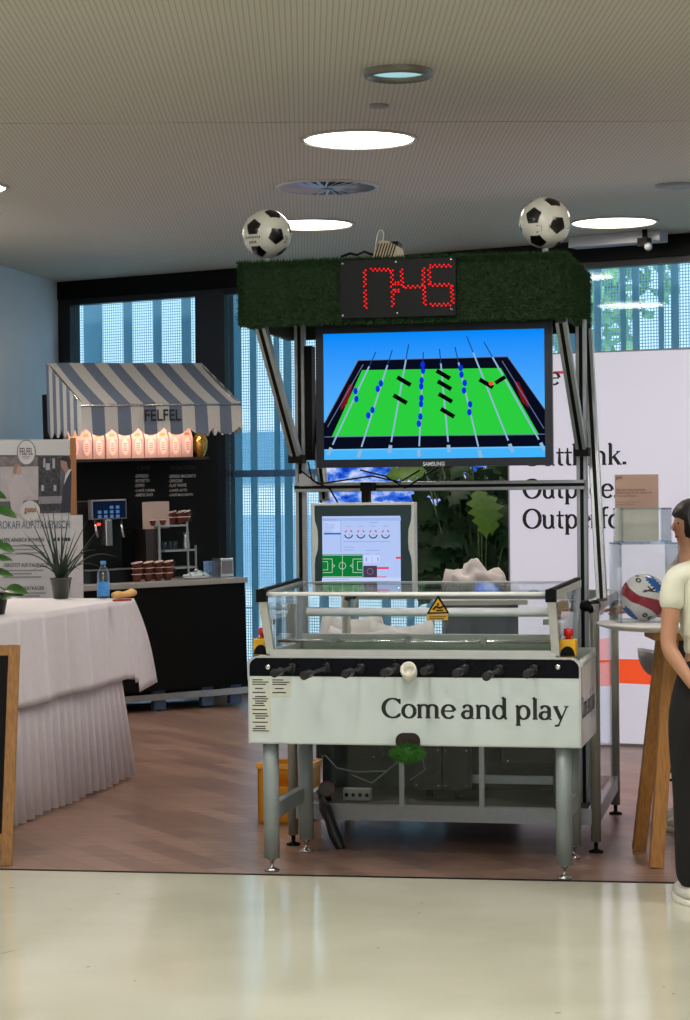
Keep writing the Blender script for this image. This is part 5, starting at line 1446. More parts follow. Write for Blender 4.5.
# ================================================================== CLOTHED TABLE
HT = 1.07
A = W.on_z(133, 599, HT); B = W.on_z(14, 617, HT)
e = (B - A); e.z = 0; e.normalize(); n_ = Vector((e.y, -e.x, 0))
if n_.x > 0: n_ = -n_       # towards the table's inside (left)
LT, WT = 2.5, .85
def TP(s, t, z): return A + e * s + n_ * t + Vector((0, 0, z - HT))
tt = thing('banquet_table', 'high table under the white cloth at the left', 'table', W, tuple(TP(LT / 2, WT / 2, 0)))
mb = MB(); mb.prism([TP(.02, .02, HT - .04), TP(LT, .02, HT - .04), TP(LT, WT, HT - .04), TP(.02, WT, HT - .04)], (0, 0, .035)); mb.build('tabletop', M_plastw, tt)
for s, t_ in ((.15, .12), (LT - .15, .12), (.15, WT - .12), (LT - .15, WT - .12)):
    mb = MB(); mb.tube([TP(s, t_, 0), TP(s, t_, HT - .04)], .02, 12); mb.build('leg', M_black, tt)
# skirt
mb = MB(); n = 260
path = []
for i in range(n + 1):
    s = LT - .02 - (LT - .04) * i / n
    wv = math.sin(s * 2 * math.pi / .12 + .6 * math.sin(s * 5)); wv = wv * .7 + .5 * abs(wv)
    path.append((s, .045 - .016 * wv, .03 - .04 * wv))
skv = []
for s, t0_, t1_ in path:
    fl = max(0, 1 - s / .9) * 0.0
    fl = max(0, 1 - s / .8); skv.append(TP(s + .30 * fl, t0_, HT - .12)); skv.append(TP(s + .17 * fl, t0_ * .6 + t1_ * .4, HT - .5)); skv.append(TP(s + .02 * fl, t1_ - .01, .015 + .006 * math.sin(s * 9)))
mb.add(skv, [f for i in range(n) for f in ((3 * i, 3 * i + 3, 3 * i + 4, 3 * i + 1), (3 * i + 1, 3 * i + 4, 3 * i + 5, 3 * i + 2))], True)
n2 = 60; skv = []
for i in range(n2 + 1):
    t_ = .02 + (WT - .04) * i / n2; wv = math.sin(t_ * 2 * math.pi / .085)
    skv.append(TP(.33 - .012 * wv, t_, HT - .12)); skv.append(TP(.20 - .02 * wv, t_, HT - .5)); skv.append(TP(.04 - .03 * wv, t_, .015))
mb.add(skv, [f for i in range(n2) for f in ((3 * i, 3 * i + 3, 3 * i + 4, 3 * i + 1), (3 * i + 1, 3 * i + 4, 3 * i + 5, 3 * i + 2))], True)
o = mb.build('table_skirt', M_linen); md = o.modifiers.new('th', 'SOLIDIFY'); md.thickness = .003
tag(o, 'white pleated table skirt hanging to the floor at the left', 'table skirt')
# top cloth
mb = MB(); DR = .47; n = 240
top = []
rows = 12
vs = []; 
for i in range(n + 1):
    s = LT * i / n
    cre = .010 * math.exp(-((s % .36 - .18) / .016) ** 2)
    for j in range(rows + 1):
        f_ = j / rows; z = HT + .004 - DR * f_ - (.03 * f_ if s < .1 else 0)
        wv = .010 * f_ * math.sin(s * 8 + .6) + .006 * f_ * math.sin(s * 21)
        vs.append(TP(s, -.004 - wv - .02 * f_ - cre, z + .003 * math.sin(s * 6) * f_))
mb.add(vs, [(i * (rows + 1) + j, (i + 1) * (rows + 1) + j, (i + 1) * (rows + 1) + j + 1, i * (rows + 1) + j + 1) for i in range(n) for j in range(rows)], True)
mb.add([TP(0, -.004, HT + .004), TP(LT, -.004, HT + .004), TP(LT, WT, HT + .004), TP(0, WT, HT + .004)], [(0, 1, 2, 3)])
# corner fall
def WZ(px, py, Y):
    q = W.on_y(px, py, Y); return q
Yc = A.y
c0 = TP(0, -.004, HT + .004); f1 = vs[rows]
t2 = WZ(139.5, 692, Yc + .02); t3 = WZ(157, 682, Yc + .14); m1 = WZ(146, 645, Yc + .1)
nn_ = 10; col1 = [vs[j] for j in range(rows + 1)]
def lerp(a_, b_, t_): return a_ + (b_ - a_) * t_
c2 = [lerp(c0, t2, j / rows) + Vector((0, 0, 0)) for j in range(rows + 1)]
c3 = []
for j in range(rows + 1):
    f_ = j / rows; q = lerp(c0, t3, f_) + Vector((.015 * math.sin(math.pi * f_), 0, .02 * math.sin(math.pi * f_))); c3.append(q)
c4 = [TP(0, .25, HT + .004 - DR * j / rows) + e * (-.03 * j / rows) for j in range(rows + 1)]
c5 = [TP(0, WT, HT + .004 - DR * j / rows) + e * (-.03 * j / rows) for j in range(rows + 1)]
for ca_, cb2 in ((col1, c2), (c2, c3), (c3, c4), (c4, c5)):
    for j in range(rows): mb.add([ca_[j], cb2[j], cb2[j + 1], ca_[j + 1]], [(0, 1, 2, 3)], True)
o = mb.build('tablecloth', M_linen); md = o.modifiers.new('th', 'SOLIDIFY'); md.thickness = .003; md.offset = 1
tag(o, 'white cloth with drooping corner laid over the high table', 'tablecloth')
HTC = HT + .008
# items on it
p = W.on_z(61, 598.5, HTC); 
t = thing('potted_plant', 'spiky aloe-like plant in a grey pot on the white table', 'potted plant', W, tuple(p))
pr = 10.5 * p.y / FPX; ph_ = 21 * p.y / FPX
mb = MB(); mb.lathe([(pr * .72, 0), (pr * .98, ph_ * .9), (pr * 1.05, ph_ * .92), (pr * 1.05, ph_), (pr * .92, ph_), (pr * .9, ph_ * .85), (.0001, ph_ * .85)], p, 28); mb.build('pot', mat('dark_grey_glaze', (62, 64, 58), .18, 0, .2, 8), t)
mb = MB()
def blade(mb, base, tip, bend, w):
    n = 10; L = []
    d = tip - base
    for i in range(n + 1):
        f_ = i / n; q = base + d * f_ + bend * math.sin(math.pi * f_ * .9); ww = w * (1 - f_ ** 2.0) + .0006
        s = Vector((d.z, 0, -d.x)); s = (s.normalized() if s.length > 1e-5 else Vector((1, 0, 0))) * ww
        L.append((q - s, q + Vector((0, ww * .5, 0)), q + s))
    for i in range(n):
        mb.add([L[i][0], L[i][1], L[i + 1][1], L[i + 1][0]], [(0, 1, 2, 3)], True); mb.add([L[i][1], L[i][2], L[i + 1][2], L[i + 1][1]], [(0, 1, 2, 3)], True)
base = p + Vector((0, 0, ph_ * .85))
tips = [(34, 503), (46, 505), (62, 512), (70, 508), (24, 533), (12, 560), (33, 573), (40, 557), (55, 535), (63, 535), (78, 545), (84, 558), (93, 540), (95, 553), (88, 520), (50, 545), (58, 550), (66, 552), (72, 560), (118, 563), (48, 520), (40, 500), (30, 518), (18, 548), (98, 530), (102, 572), (52, 500), (76, 530), (68, 540), (28, 548), (80, 572)]
rnd = random.Random(11)
for (tx, ty) in tips:
    tip = W.on_y(tx, ty, p.y + rnd.uniform(-.14, .14))
    horiz = abs(tip.x - p.x); b_ = Vector((0, 0, .02 + .22 * horiz)) if ty > 545 else Vector((0, 0, .05 * horiz))
    blade(mb, base + Vector((rnd.uniform(-.02, .02), rnd.uniform(-.02, .02), 0)), tip, b_, .0045 if ty < 550 else .004)
for _ in range(20):
    a_ = rnd.uniform(0, 6.28); blade(mb, base, base + Vector((.05 * math.cos(a_), .1 * math.sin(a_), rnd.uniform(.08, .17))), Vector((0, 0, .01)), .011)
mb.build('leaves', mat('grey_green_leaf', (42, 62, 42), .4, 0, .3, 12), t)
# water bottle
p = W.on_z(103.5, 599, HTC)
t = thing('water_bottle', 'clear water bottle with blue cap and blue label', 'bottle', W, tuple(p))
h = 38 * p.y / FPX; r = 6.2 * p.y / FPX
mb = MB(); mb.lathe([(r * .9, 0), (r, .006), (r, h * .25), (r * .93, h * .28), (r, h * .31), (r, h * .62), (r * .9, h * .72), (r * .42, h * .86), (r * .38, h * .93)], p, 20); mb.build('body', glass('pet_bottle', (.82, .90, .96), .6, .04), t)
mb = MB(); mb.lathe([(r * 1.02, h * .08), (r * 1.03, h * .45), (r * 1.02, h * .45)], p, 20, cap=False); mb.build('label_band', mat('blue_label', (60, 140, 215), .4, 0, .2, 40), t)
mb = MB(); mb.lathe([(r * .45, h * .9), (r * .45, h), (.0001, h)], p, 16); mb.build('cap', mat('blue_cap', (70, 150, 215), .4), t)
# bread roll and red wrapper
p0 = W.on_z(112, 599, HTC); p1 = W.on_z(135, 596, HTC)
mb = MB(); r = .024; L = p1 - p0
mb.tube([p0 + Vector((0, 0, r * .7)) + L * f_ + Vector((0, 0, .006 * math.sin(f_ * 9))) for f_ in (0, .08, .25, .45, .65, .85, .97, 1.02)], [.006, .018, .023, .024, .025, .026, .018, .006], 14)
for q in mb.v: q.z = max(q.z, HTC + .001)
tag(mb.build('bread_roll', mat('bread_crust', (214, 168, 92), .6, 0, .15, 20)), 'long yellow bread roll lying beside the water bottle', 'bread')
q0 = W.on_z(113, 601.5, HTC); q1 = W.on_z(131, 601, HTC)
mb = MB(); mb.beam(q0 + Vector((0, 0, .006)), q1 + Vector((0, 0, .008)), .03, .012, (0, 1, 0)); tag(mb.build('sauce_packet', mat('red_wrapper', (170, 40, 40), .35, 0, .4, 40), bevel=.004), 'flat red packet lying in front of the bread roll', 'packet')
# leafy plant at the picture edge
def leaf(mb, c, d, up, L, Wd, lobes=False):
    d = d.normalized(); s = d.cross(up).normalized(); nrm = s.cross(d)
    n = 9; Lp = []; Rp = []; Md = []
    for i in range(n + 1):
        f_ = i / n; w = Wd * math.sin(math.pi * (f_ ** .75)) ** .8 if 0 < f_ < 1 else 0
        if lobes and i % 2 == 0 and 1 < i < n: w *= .5
        q = c + d * L * f_ - nrm * (L * .25 * f_ * f_) * -1 * -1
        Md.append(q); Lp.append(q - s * w + nrm * w * .25); Rp.append(q + s * w + nrm * w * .25)
    for i in range(n):
        mb.add([Md[i], Lp[i], Lp[i + 1], Md[i + 1]], [(0, 1, 2, 3)], True); mb.add([Md[i], Md[i + 1], Rp[i + 1], Rp[i]], [(0, 1, 2, 3)], True)
p = W.on_z(-6, 614, HTC)
t = thing('leafy_pot_plant', 'bright green broad-leaved plant in black pot at the left picture edge', 'potted plant', W, tuple(p))
mb = MB(); mb.lathe([(.055, 0), (.075, .10), (.08, .10), (.08, .115), (.07, .115), (.0001, .1)], p, 22); mb.build('pot', M_blackgloss, t)
mb = MB(); ms_ = MB()
for (tx, ty, tl) in ((10, 510, .12), (4, 540, .10), (14, 545, .09), (20, 590, .12), (16, 598, .12), (5, 575, .12), (-12, 500, .14), (-20, 530, .14), (-14, 480, .12), (-25, 560, .14), (2, 495, .11), (8, 560, .1), (-4, 552, .1)):
    c = W.on_y((tx - 15), ty, p.y + rnd.uniform(-.1, .1)); ms_.tube([p + Vector((0, 0, .1)), lerp(p + Vector((0, 0, .1)), c, .5) + Vector((0, 0, .03)), c], .004, 6)
    leaf(mb, c, Vector((.8, rnd.uniform(-.4, .2), rnd.uniform(-.3, .3))), Vector((0, -.6, 1)), tl, tl * .38)
mb.build('leaves', mat('pot_plant_leaf', (50, 98, 34), .35, 0, .45, 9), t); ms_.build('stems', M_stem, t)
# A-frame chalkboard at the picture edge
pf = hitf(4, 866)
def ap(px, py, Y): return W.on_y(px, py, Y)
t = thing('chalkboard_sign', 'wooden framed black chalkboard stand cut off by the left edge', 'sign', W, (pf.x - .3, pf.y, 0))
Yb, Yt = pf.y, pf.y + .18
sR0, sR1 = ap(6.5, 866, Yb), ap(14.5, 645, Yt)
dd = Vector((-1, -.12, 0)).normalized()
w_b = 12 / 225
mb = MB(); mb.beam(sR0 + Vector((0, 0, .0)), sR1, w_b, .03, dd); mb.build('stile', M_pine, t, .003)
mb = MB(); mb.beam(sR0 + dd * .6, sR1 + dd * .6, w_b, .03, dd); mb.build('stile', M_pine, t, .003)
up = (sR1 - sR0).normalized()
mb = MB(); mb.beam(sR1 - up * .025 - dd * .02, sR1 + dd * .62 - up * .025, .05, .028, up); mb.build('top_rail', M_pine, t, .003)
mb = MB(); mb.beam(sR0 + up * .12, sR0 + dd * .6 + up * .12, .05, .028, up); mb.build('bottom_rail', M_pine, t, .003)
nrm = up.cross(dd).normalized() * .01
mb = MB(); mb.prism([sR0 + up * .14 + dd * .02, sR0 + up * .14 + dd * .58, sR1 - up * .04 + dd * .58, sR1 - up * .04 + dd * .02], nrm); mb.build('board', M_black, t)
for s_ in (0, .6):
    mb = MB(); mb.beam(sR1 + dd * s_ + Vector((0, .03, -.03)), Vector((sR0.x - .07, Yb + .42, .0)) + dd * s_, .04, .02, dd); mb.build('rear_leg', M_pine, t)

# ================================================================== BAR TABLE AT THE RIGHT
TC = Vector((1.53, 9.95, 0)); TH = 1.085
t = thing('bar_table', 'round white-topped high table with slanted oak legs', 'table', W, tuple(TC))
mb = MB(); mb.lathe([(.28, TH - .035), (.34, TH - .03), (.393, TH - .012), (.398, TH - .004), (.393, TH), (.0001, TH)], TC, 56); mb.build('tabletop', mat('white_top', (214, 212, 210), .3), t)
mb = MB(); mb.box(TC.x - .16, TC.x + .16, TC.y - .16, TC.y + .16, TH - .075, TH - .034); mb.build('apron', M_wood, t, .004)
fa = hitf(656, 868); fb = hitf(639, 850)
for fx, fy in ((fa.x, fa.y), (fb.x, fb.y), (2 * TC.x - fa.x, fa.y + .03), (2 * TC.x - fb.x, fb.y)):
    top_ = TC + Vector((fx - TC.x, fy - TC.y, 0)) * .42 + Vector((0, 0, TH - .04))
    mb = MB(); mb.beam((fx, fy, 0.0), top_, .062, .055, (1, 0, 0)); mb.build('leg', M_wood, t, .004)
mb = MB(); mb.beam(TC + Vector((-.12, -.13, .25)), TC + Vector((.12, -.13, .25)), .02, .02); 
# display cases
def acrylic_box(name, label, x0, x1, y0, y1, z0, z1, rot):
    cx, cy = (x0 + x1) / 2, (y0 + y1) / 2
    Fx = Frame(Matrix.Translation((cx, cy, z0)) @ Matrix.Rotation(rot, 4, 'Z'))
    t = thing(name, label, 'display case', Fx, (0, 0, 0), 'stacked clear display cases')
    a_, b_, h = (x1 - x0) / 2, (y1 - y0) / 2, z1 - z0; th = .005
    for nm, q in (('front_pane', (-a_, a_, -b_, -b_ + th, 0, h)), ('back_pane', (-a_, a_, b_ - th, b_, 0, h)), ('side_pane', (-a_, -a_ + th, -b_, b_, 0, h)), ('side_pane', (a_ - th, a_, -b_, b_, 0, h)), ('top_pane', (-a_, a_, -b_, b_, h - th, h))):
        mb = MB(); mb.box(*q); mb.build(nm, M_acryl, t)
    mb = MB(); w = .004
    for sx in (-a_, a_):
        for sy in (-b_, b_): mb.box(sx - w, sx + w, sy - w, sy + w, 0, h)
    for z_ in (w, h - w):
        mb.box(-a_, a_, -b_ - w, -b_ + w, z_ - w, z_ + w); mb.box(-a_, a_, b_ - w, b_ + w, z_ - w, z_ + w); mb.box(-a_ - w, -a_ + w, -b_, b_, z_ - w, z_ + w); mb.box(a_ - w, a_ + w, -b_, b_, z_ - w, z_ + w)
    mb.build('polished_edge', M_acryledge, t)
    return t, Fx
q0 = W.on_z(619, 623, TH); 
Yd = q0.y; xL, xR = q0.x, W.on_y(677, 600, Yd).x
zt1_ = W.on_y(640, 543, Yd).z
cs, Fx = acrylic_box('display_case', 'large clear acrylic case holding a ball on the round table', xL, xR, Yd, Yd + .26, TH, zt1_, R(4))
zt2_ = W.on_y(640, 508, Yd + .02).z
cs2, Fy = acrylic_box('display_case', 'smaller clear acrylic case stacked on the ball case', xL + .015, xR - .025, Yd + .03, Yd + .23, zt1_ + .001, zt2_, R(4))
# sign card standing in the upper case
q = W.on_y(636, 508, Yd + .1)
xa, xb = W.on_y(615, 500, Yd + .1).x, W.on_y(658.5, 500, Yd + .1).x; za_ = W.on_y(636, 474.5, Yd + .1).z
t = thing('sign_card', 'brown and white upright notice card rising from the upper clear case', 'sign', W, ((xa + xb) / 2, Yd + .1, zt1_ + .002))
mb = MB(); mb.box(xa, xb, Yd + .1, Yd + .104, zt2_, za_); mb.build('upper_panel', mat('tan_card', (158, 130, 118), .6), t)
mb = MB(); mb.box(xa, xb, Yd + .1, Yd + .104, zt1_ + .007, zt2_); mb.build('lower_panel', mat('pale_card', (186, 186, 178), .6), t)
M_tx = mat('brown_text', (92, 52, 40), .6)
def ctext(s, xa_, xb_, yb, yt, bold=.0):
    a_, b_, c_ = W.on_y(xa_, yb, Yd + .1), W.on_y(xb_, yb, Yd + .1), W.on_y(xa_, yt, Yd + .1)
    text_obj('lettering', s, W, a_.x, b_.x, a_.z, c_.z, Yd + .0985, M_tx, t, bold=bold)
ctext('pwc', 616, 622.5, 480.5, 476.5, .02); ctext('See the Swiss football', 616.2, 645, 491, 488.5); ctext('League Ball 22/23, signed by', 616.2, 652, 494.2, 491.8); ctext('Thomas Burgler', 616.2, 637, 497.4, 495)
ctext('Fundraising for children with', 616.2, 640, 503, 501.6); ctext('cancer in Zurich', 616.2, 634, 505.2, 503.8)
# match ball
bc = W.on_y(643.5, 598, Yd + .13); br0 = 23.5 * bc.y / FPX; bc.z = TH + br0 + .001
bm = bmesh.new(); bmesh.ops.create_icosphere(bm, subdivisions=6, radius=1)
me = bpy.data.meshes.new('match_ball')
def prj(px, py): return Vector(((px - 360) / 120.0, 0, (770 - py) / 140.0))
swirl = [(225, 690), (300, 770), (400, 810), (450, 850)]
def segd(p_, a_, b_):
    ab = (b_[0] - a_[0], b_[1] - a_[1]); t_ = max(0, min(1, ((p_[0] - a_[0]) * ab[0] + (p_[1] - a_[1]) * ab[1]) / (ab[0] ** 2 + ab[1] ** 2)))
    return math.hypot(p_[0] - a_[0] - ab[0] * t_, p_[1] - a_[1] - ab[1] * t_)
for f in bm.faces:
    f.smooth = True; d = f.calc_center_median()
    s = 1 if d.y < 0 else -1
    X, Y = 360 + d.x * s * 122, 770 - d.z * 140
    m_ = 0
    ds = min(segd((X, Y), a_, b_) for a_, b_ in zip(swirl, swirl[1:]))
    wid = 26 + max(0, (X - 330)) * .12
    if ds < wid: m_ = 1
    if segd((X, Y), (240, 650), (262, 740)) < 22 or segd((X, Y), (440, 900), (475, 830)) < 26: m_ = 1
    if segd((X, Y), (385, 655), (425, 710)) < 22 + 4 * math.sin(Y * .4): m_ = 2
    if segd((X, Y), (262, 835), (310, 895)) < 13 + 3 * math.sin(Y * .5): m_ = 2
    if segd((X, Y), (345, 730), (400, 715)) < 5 or segd((X, Y), (370, 700), (395, 730)) < 4 or segd((X, Y), (350, 722), (425, 735)) < 3: m_ = 3
    if segd((X, Y), (318, 640), (330, 640)) < 4 or abs(math.hypot(X - 325, Y - 665) - 10) < 4 or abs(math.hypot(X - 355, Y - 870) - 9) < 5 or segd((X, Y), (380, 885), (382, 905)) < 5 or segd((X, Y), (368, 890), (392, 880)) < 4: m_ = 3
    f.material_index = m_
for v_ in bm.verts: v_.co *= br0
bm.to_mesh(me); bm.free()
for m_ in (mat('ball_white', (222, 220, 222), .25), mat('ball_red', (150, 30, 50), .25), mat('ball_blue', (40, 100, 175), .25), M_letter): me.materials.append(m_)
o = bpy.data.objects.new('match_ball', me); COL.objects.link(o); o.location = bc
tag(o, 'white match ball with red swirl and blue patches in the clear case', 'football')

# bar stool behind the table
q = W.on_y(668, 668, 11.3); sc0 = Vector((q.x + .10, 11.5, 0))
t = thing('bar_stool', 'grey shell bar stool with thin black legs behind the round table', 'stool', W, tuple(sc0))
zs0 = W.on_y(650, 684, 11.3).z; zs1 = W.on_y(650, 653, 11.3).z
mb = MB(); n = 24; rows = 7; vs = []
for j in range(rows + 1):
    f_ = j / rows
    for k in range(n + 1):
        a_ = R(90 + 360 * k / n); back = max(0, -math.cos(R(360 * k / n)) ) 
        wl_ = .5 + .5 * math.cos(a_ - R(180))
        r_ = .10 + .13 * math.sin(f_ * math.pi / 2)
        z = zs0 + .01 + (zs1 - zs0) * (f_ ** 2) * (.35 + .65 * wl_)
        vs.append(sc0 + Vector((r_ * math.cos(a_), r_ * math.sin(a_), z)))
mb.add(vs, [(j * (n + 1) + k, j * (n + 1) + k + 1, (j + 1) * (n + 1) + k + 1, (j + 1) * (n + 1) + k) for j in range(rows) for k in range(n)], True)
mb.add([vs[k] for k in range(n)], [list(range(n))])
o = mb.build('shell_seat', mat('grey_shell', (158, 156, 158), .4), t); md = o.modifiers.new('th', 'SOLIDIFY'); md.thickness = .012
for sx in (-1, 1):
    for sy in (-1, 1):
        mb = MB(); mb.tube([sc0 + Vector((.1 * sx, .1 * sy, zs0 + .01)), sc0 + Vector((.21 * sx, .2 * sy, 0))], .008, 8); mb.build('leg', M_black, t)
zf_ = W.on_y(665, 770, 11.3).z
for z_, r_ in ((zf_, .16), (zf_ - .055, .175)):
    mb = MB(); mb.tube([sc0 + Vector((r_ * a_, r_ * b_, z_)) for a_, b_ in ((-1, -1), (1, -1), (1, 1), (-1, 1), (-1, -1))], .007, 8); mb.build('footrest', M_black, t)

# ================================================================== BEHIND THE RIG
# wide display with a snowy mountain
pd = hitf(420, 760); YM = 16.3
F_m = frame_at((W.on_y(420, 500, YM).x, YM, 0), R(-25))
def MPt(px, py): return F_m.on_y(px, py, 0)
mx0, mx1 = MPt(322, 500).x, MPt(500, 500).x; mz0 = MPt(420, 536).z; mz1 = MPt(420, 420).z
t = thing('mountain_display', 'wide screen with snowy blue mountain picture behind the game rig', 'screen', F_m, ((mx0 + mx1) / 2, .05, 0))
mb = MB(); mb.box(mx0 - .02, mx1 + .02, .004, .06, mz0 - .012, mz1 + .02); mb.build('housing', M_black, t)
def mtn_mat():
    m = bpy.data.materials.new('mountain_picture'); m.use_nodes = True; nt = m.node_tree; nt.nodes.clear()
    o = nt.nodes.new('ShaderNodeOutputMaterial'); e_ = nt.nodes.new('ShaderNodeEmission'); e_.inputs[1].default_value = .9
    tc = nt.nodes.new('ShaderNodeTexCoord'); mp = nt.nodes.new('ShaderNodeMapping'); mp.inputs['Scale'].default_value = (1.6, 1, 3.2); mp.inputs['Rotation'].default_value = (0, R(20), 0)
    nz = nt.nodes.new('ShaderNodeTexNoise'); nz.inputs['Scale'].default_value = 4.2; nz.inputs['Detail'].default_value = 9; nz.inputs['Roughness'].default_value = .62
    rp = nt.nodes.new('ShaderNodeValToRGB'); cr_ = rp.color_ramp
    cr_.elements[0].position = .36; cr_.elements[0].color = lin((14, 58, 190)); cr_.elements[1].position = .64; cr_.elements[1].color = lin((225, 232, 255))
    x = cr_.elements.new(.47); x.color = lin((60, 120, 235)); x = cr_.elements.new(.53); x.color = lin((150, 180, 250))
    nt.links.new(tc.outputs['Object'], mp.inputs[0]); nt.links.new(mp.outputs[0], nz.inputs[0]); nt.links.new(nz.outputs[0], rp.inputs[0]); nt.links.new(rp.outputs[0], e_.inputs[0]); nt.links.new(e_.outputs[0], o.inputs[0])
    return m
zq = MPt(420, 519).z
mb = MB(); mb.poly([(mx0, 0, zq), (mx1, 0, zq), (mx1, 0, mz1), (mx0, 0, mz1)]); mb.build('picture', mtn_mat(), t)
mb = MB(); mb.poly([(mx0, 0, mz0), (mx1, 0, mz0), (mx1, 0, zq), (mx0, 0, zq)]); mb.build('blue_strip', emis('deep_blue', (16, 34, 190), .9), t)
for x in (mx0 + .25, mx1 - .25):
    mb = MB(); mb.tube([(x, .05, 0), (x, .05, mz0)], .025, 12); mb.box(x - .04, x + .04, -.25, .35, 0, .02); mb.build('stand_leg', M_greypaint, t)
# big leafy plant
pc = Vector((W.on_y(480, 520, 15.6).x, 15.6, 0))
t = thing('monstera_plant', 'tall dark monstera plant in a pot behind the foosball hood', 'potted plant', W, tuple(pc))
mb = MB(); mb.lathe([(.14, 0), (.18, .34), (.19, .34), (.19, .38), (.17, .38), (.0001, .35)], pc, 26); mb.build('pot', M_black, t)
ml, ms_, ml2 = MB(), MB(), MB(); rnd = random.Random(21)
for i in range(150):
    tx, ty = rnd.uniform(426, 525), rnd.uniform(455, 592)
    if tx < 440 and ty > 545 and rnd.random() < .4: continue
    c = W.on_y(tx, ty, 15.6 + rnd.uniform(-.25, .25))
    ms_.tube([pc + Vector((0, 0, .34)), lerp(pc + Vector((0, 0, .4)), c, .5) + Vector((0, 0, .12)), c], .006, 5)
    d = Vector(((tx - 475) / 60 + rnd.uniform(-.6, .6), rnd.uniform(-.8, .1), rnd.uniform(-.9, .1)))
    leaf(ml, c, d, Vector((0, -1, .4)), rnd.uniform(.2, .32), rnd.uniform(.06, .1), True)
for tx, ty in ((482, 498), (478, 490), (488, 495), (425, 470)):
    c = W.on_y(tx, ty, 15.3); leaf(ml2, c, Vector((.1, -.25, -1)) if tx > 430 else Vector((-1, -.2, -.1)), Vector((0, -1, .2)), .28, .10, True); ms_.tube([pc + Vector((0, 0, .34)), c], .006, 5)
ml.build('dark_leaves', M_leafdark, t); ml2.build('light_leaves', mat('lit_green_leaf', (86, 130, 40), .35, 0, .2, 8), t); ms_.build('stems', M_stem, t)
# white low table with sack, shell chairs
q = W.on_y(440, 600, 12.0)
t = thing('side_table', 'white side table behind the foosball hood carrying a sack', 'table', W, (q.x + .23, 12.25, 0))
zw_ = W.on_y(440, 588, 12.0).z
zw_ = 1.1
mb = MB(); mb.box(q.x - .02, q.x + .48, 12.0, 12.5, zw_ - .03, zw_); mb.build('tabletop', M_plastw, t, .004)
mb = MB(); mb.box(q.x + .03, q.x + .43, 12.05, 12.45, .0, zw_ - .03); mb.build('cabinet', mat('grey_blue_fabric', (96, 108, 128), .8), t)
mb = MB(); sc_c = W.on_y(480, 592, 12.2)
bm = bmesh.new(); bmesh.ops.create_icosphere(bm, subdivisions=4, radius=1); rnd = random.Random(8)
from mathutils import noise
for v_ in bm.verts:
    d = v_.co.copy(); k_ = 1 + .35 * noise.noise(d * 2.1) + .12 * noise.noise(d * 6)
    v_.co = Vector((d.x * .17 * k_, d.y * .12 * k_, max(-.0, (d.z + .25)) * .11 * k_ * (1 - .35 * d.x)))
me = bpy.data.meshes.new('crumpled_sack'); bm.to_mesh(me); bm.free()
for pl_ in me.polygons: pl_.use_smooth = True
me.materials.append(mat('white_sack', (196, 190, 192), .6, 0, .1, 20, bump=.5))
o = bpy.data.objects.new('crumpled_sack', me); COL.objects.link(o); o.location = (sc_c.x, 12.2, zw_ + .001); o.scale = (1.15, 1, 1.3)
tag(o, 'crumpled white sack on the side table behind the foosball hood', 'sack')
for i, (px, Y_, lb) in enumerate(((362, 12.5, 'white shell chair seen through the hood, left of the middle'), (352, 14.0, 'white shell chair seen through the hood, set farthest back'), (402, 13.1, 'white shell chair seen through the hood, beside the side table'))):
    c = Vector((W.on_y(px, 600, Y_).x, Y_, 0))
    t = thing('shell_chair', lb, 'chair', W, tuple(c), 'white shell chairs behind the foosball table')
    mb = MB(); vs = []; prof = [(-.22, .44), (-.2, .46), (0, .45), (.16, .47), (.22, .6), (.25, .8), (.26, .86)]
    for (y_, z_) in prof:
        for k in range(9):
            s = (k - 4) / 4; wd_ = .23 * (1 - .25 * max(0, z_ - .7) / .2)
            vs.append(c + Vector((s * wd_, y_ - .05 * s * s * (1 if z_ > .55 else 0), z_ * 1.02 + .05 * s * s)))
    mb.add(vs, [(j * 9 + k, j * 9 + k + 1, (j + 1) * 9 + k + 1, (j + 1) * 9 + k) for j in range(len(prof) - 1) for k in range(8)], True)
    o = mb.build('shell', mat('chair_white_%d' % i, (214, 214, 218), .4), t); md = o.modifiers.new('th', 'SOLIDIFY'); md.thickness = .012
    for sx in (-1, 1):
        for sy in (-1, 1):
            mb = MB(); mb.tube([c + Vector((.1 * sx, .1 * sy, .45)), c + Vector((.22 * sx, .22 * sy, 0))], .012, 8); mb.build('leg', M_wood, t)

# ================================================================== PEOPLE
def skin(name, joints, links, M, parent, root, sub=2):
    me = bpy.data.meshes.new(name); names = list(joints); ix = {k: i for i, k in enumerate(names)}
    off = Vector((0, 0, 0))
    if parent is not None:
        r = parent
        while r.parent: r = r.parent
        off = OFF.get(r, off)
    me.from_pydata([tuple(Vector(joints[k][0]) - off) for k in names], [(ix[a_], ix[b_]) for a_, b_ in links], [])
    o = bpy.data.objects.new(name, me); COL.objects.link(o); o.parent = parent
    me.materials.append(M)
    md = o.modifiers.new('skin', 'SKIN'); md.use_smooth_shade = True
    if not me.skin_vertices: me.attributes
    for i, k in enumerate(names):
        r_ = joints[k][1]; r_ = r_ if isinstance(r_, tuple) else (r_, r_)
        me.skin_vertices[0].data[i].radius = r_
        me.skin_vertices[0].data[i].use_root = (k == root)
    md2 = o.modifiers.new('sub', 'SUBSURF'); md2.levels = sub; md2.render_levels = sub
    return o
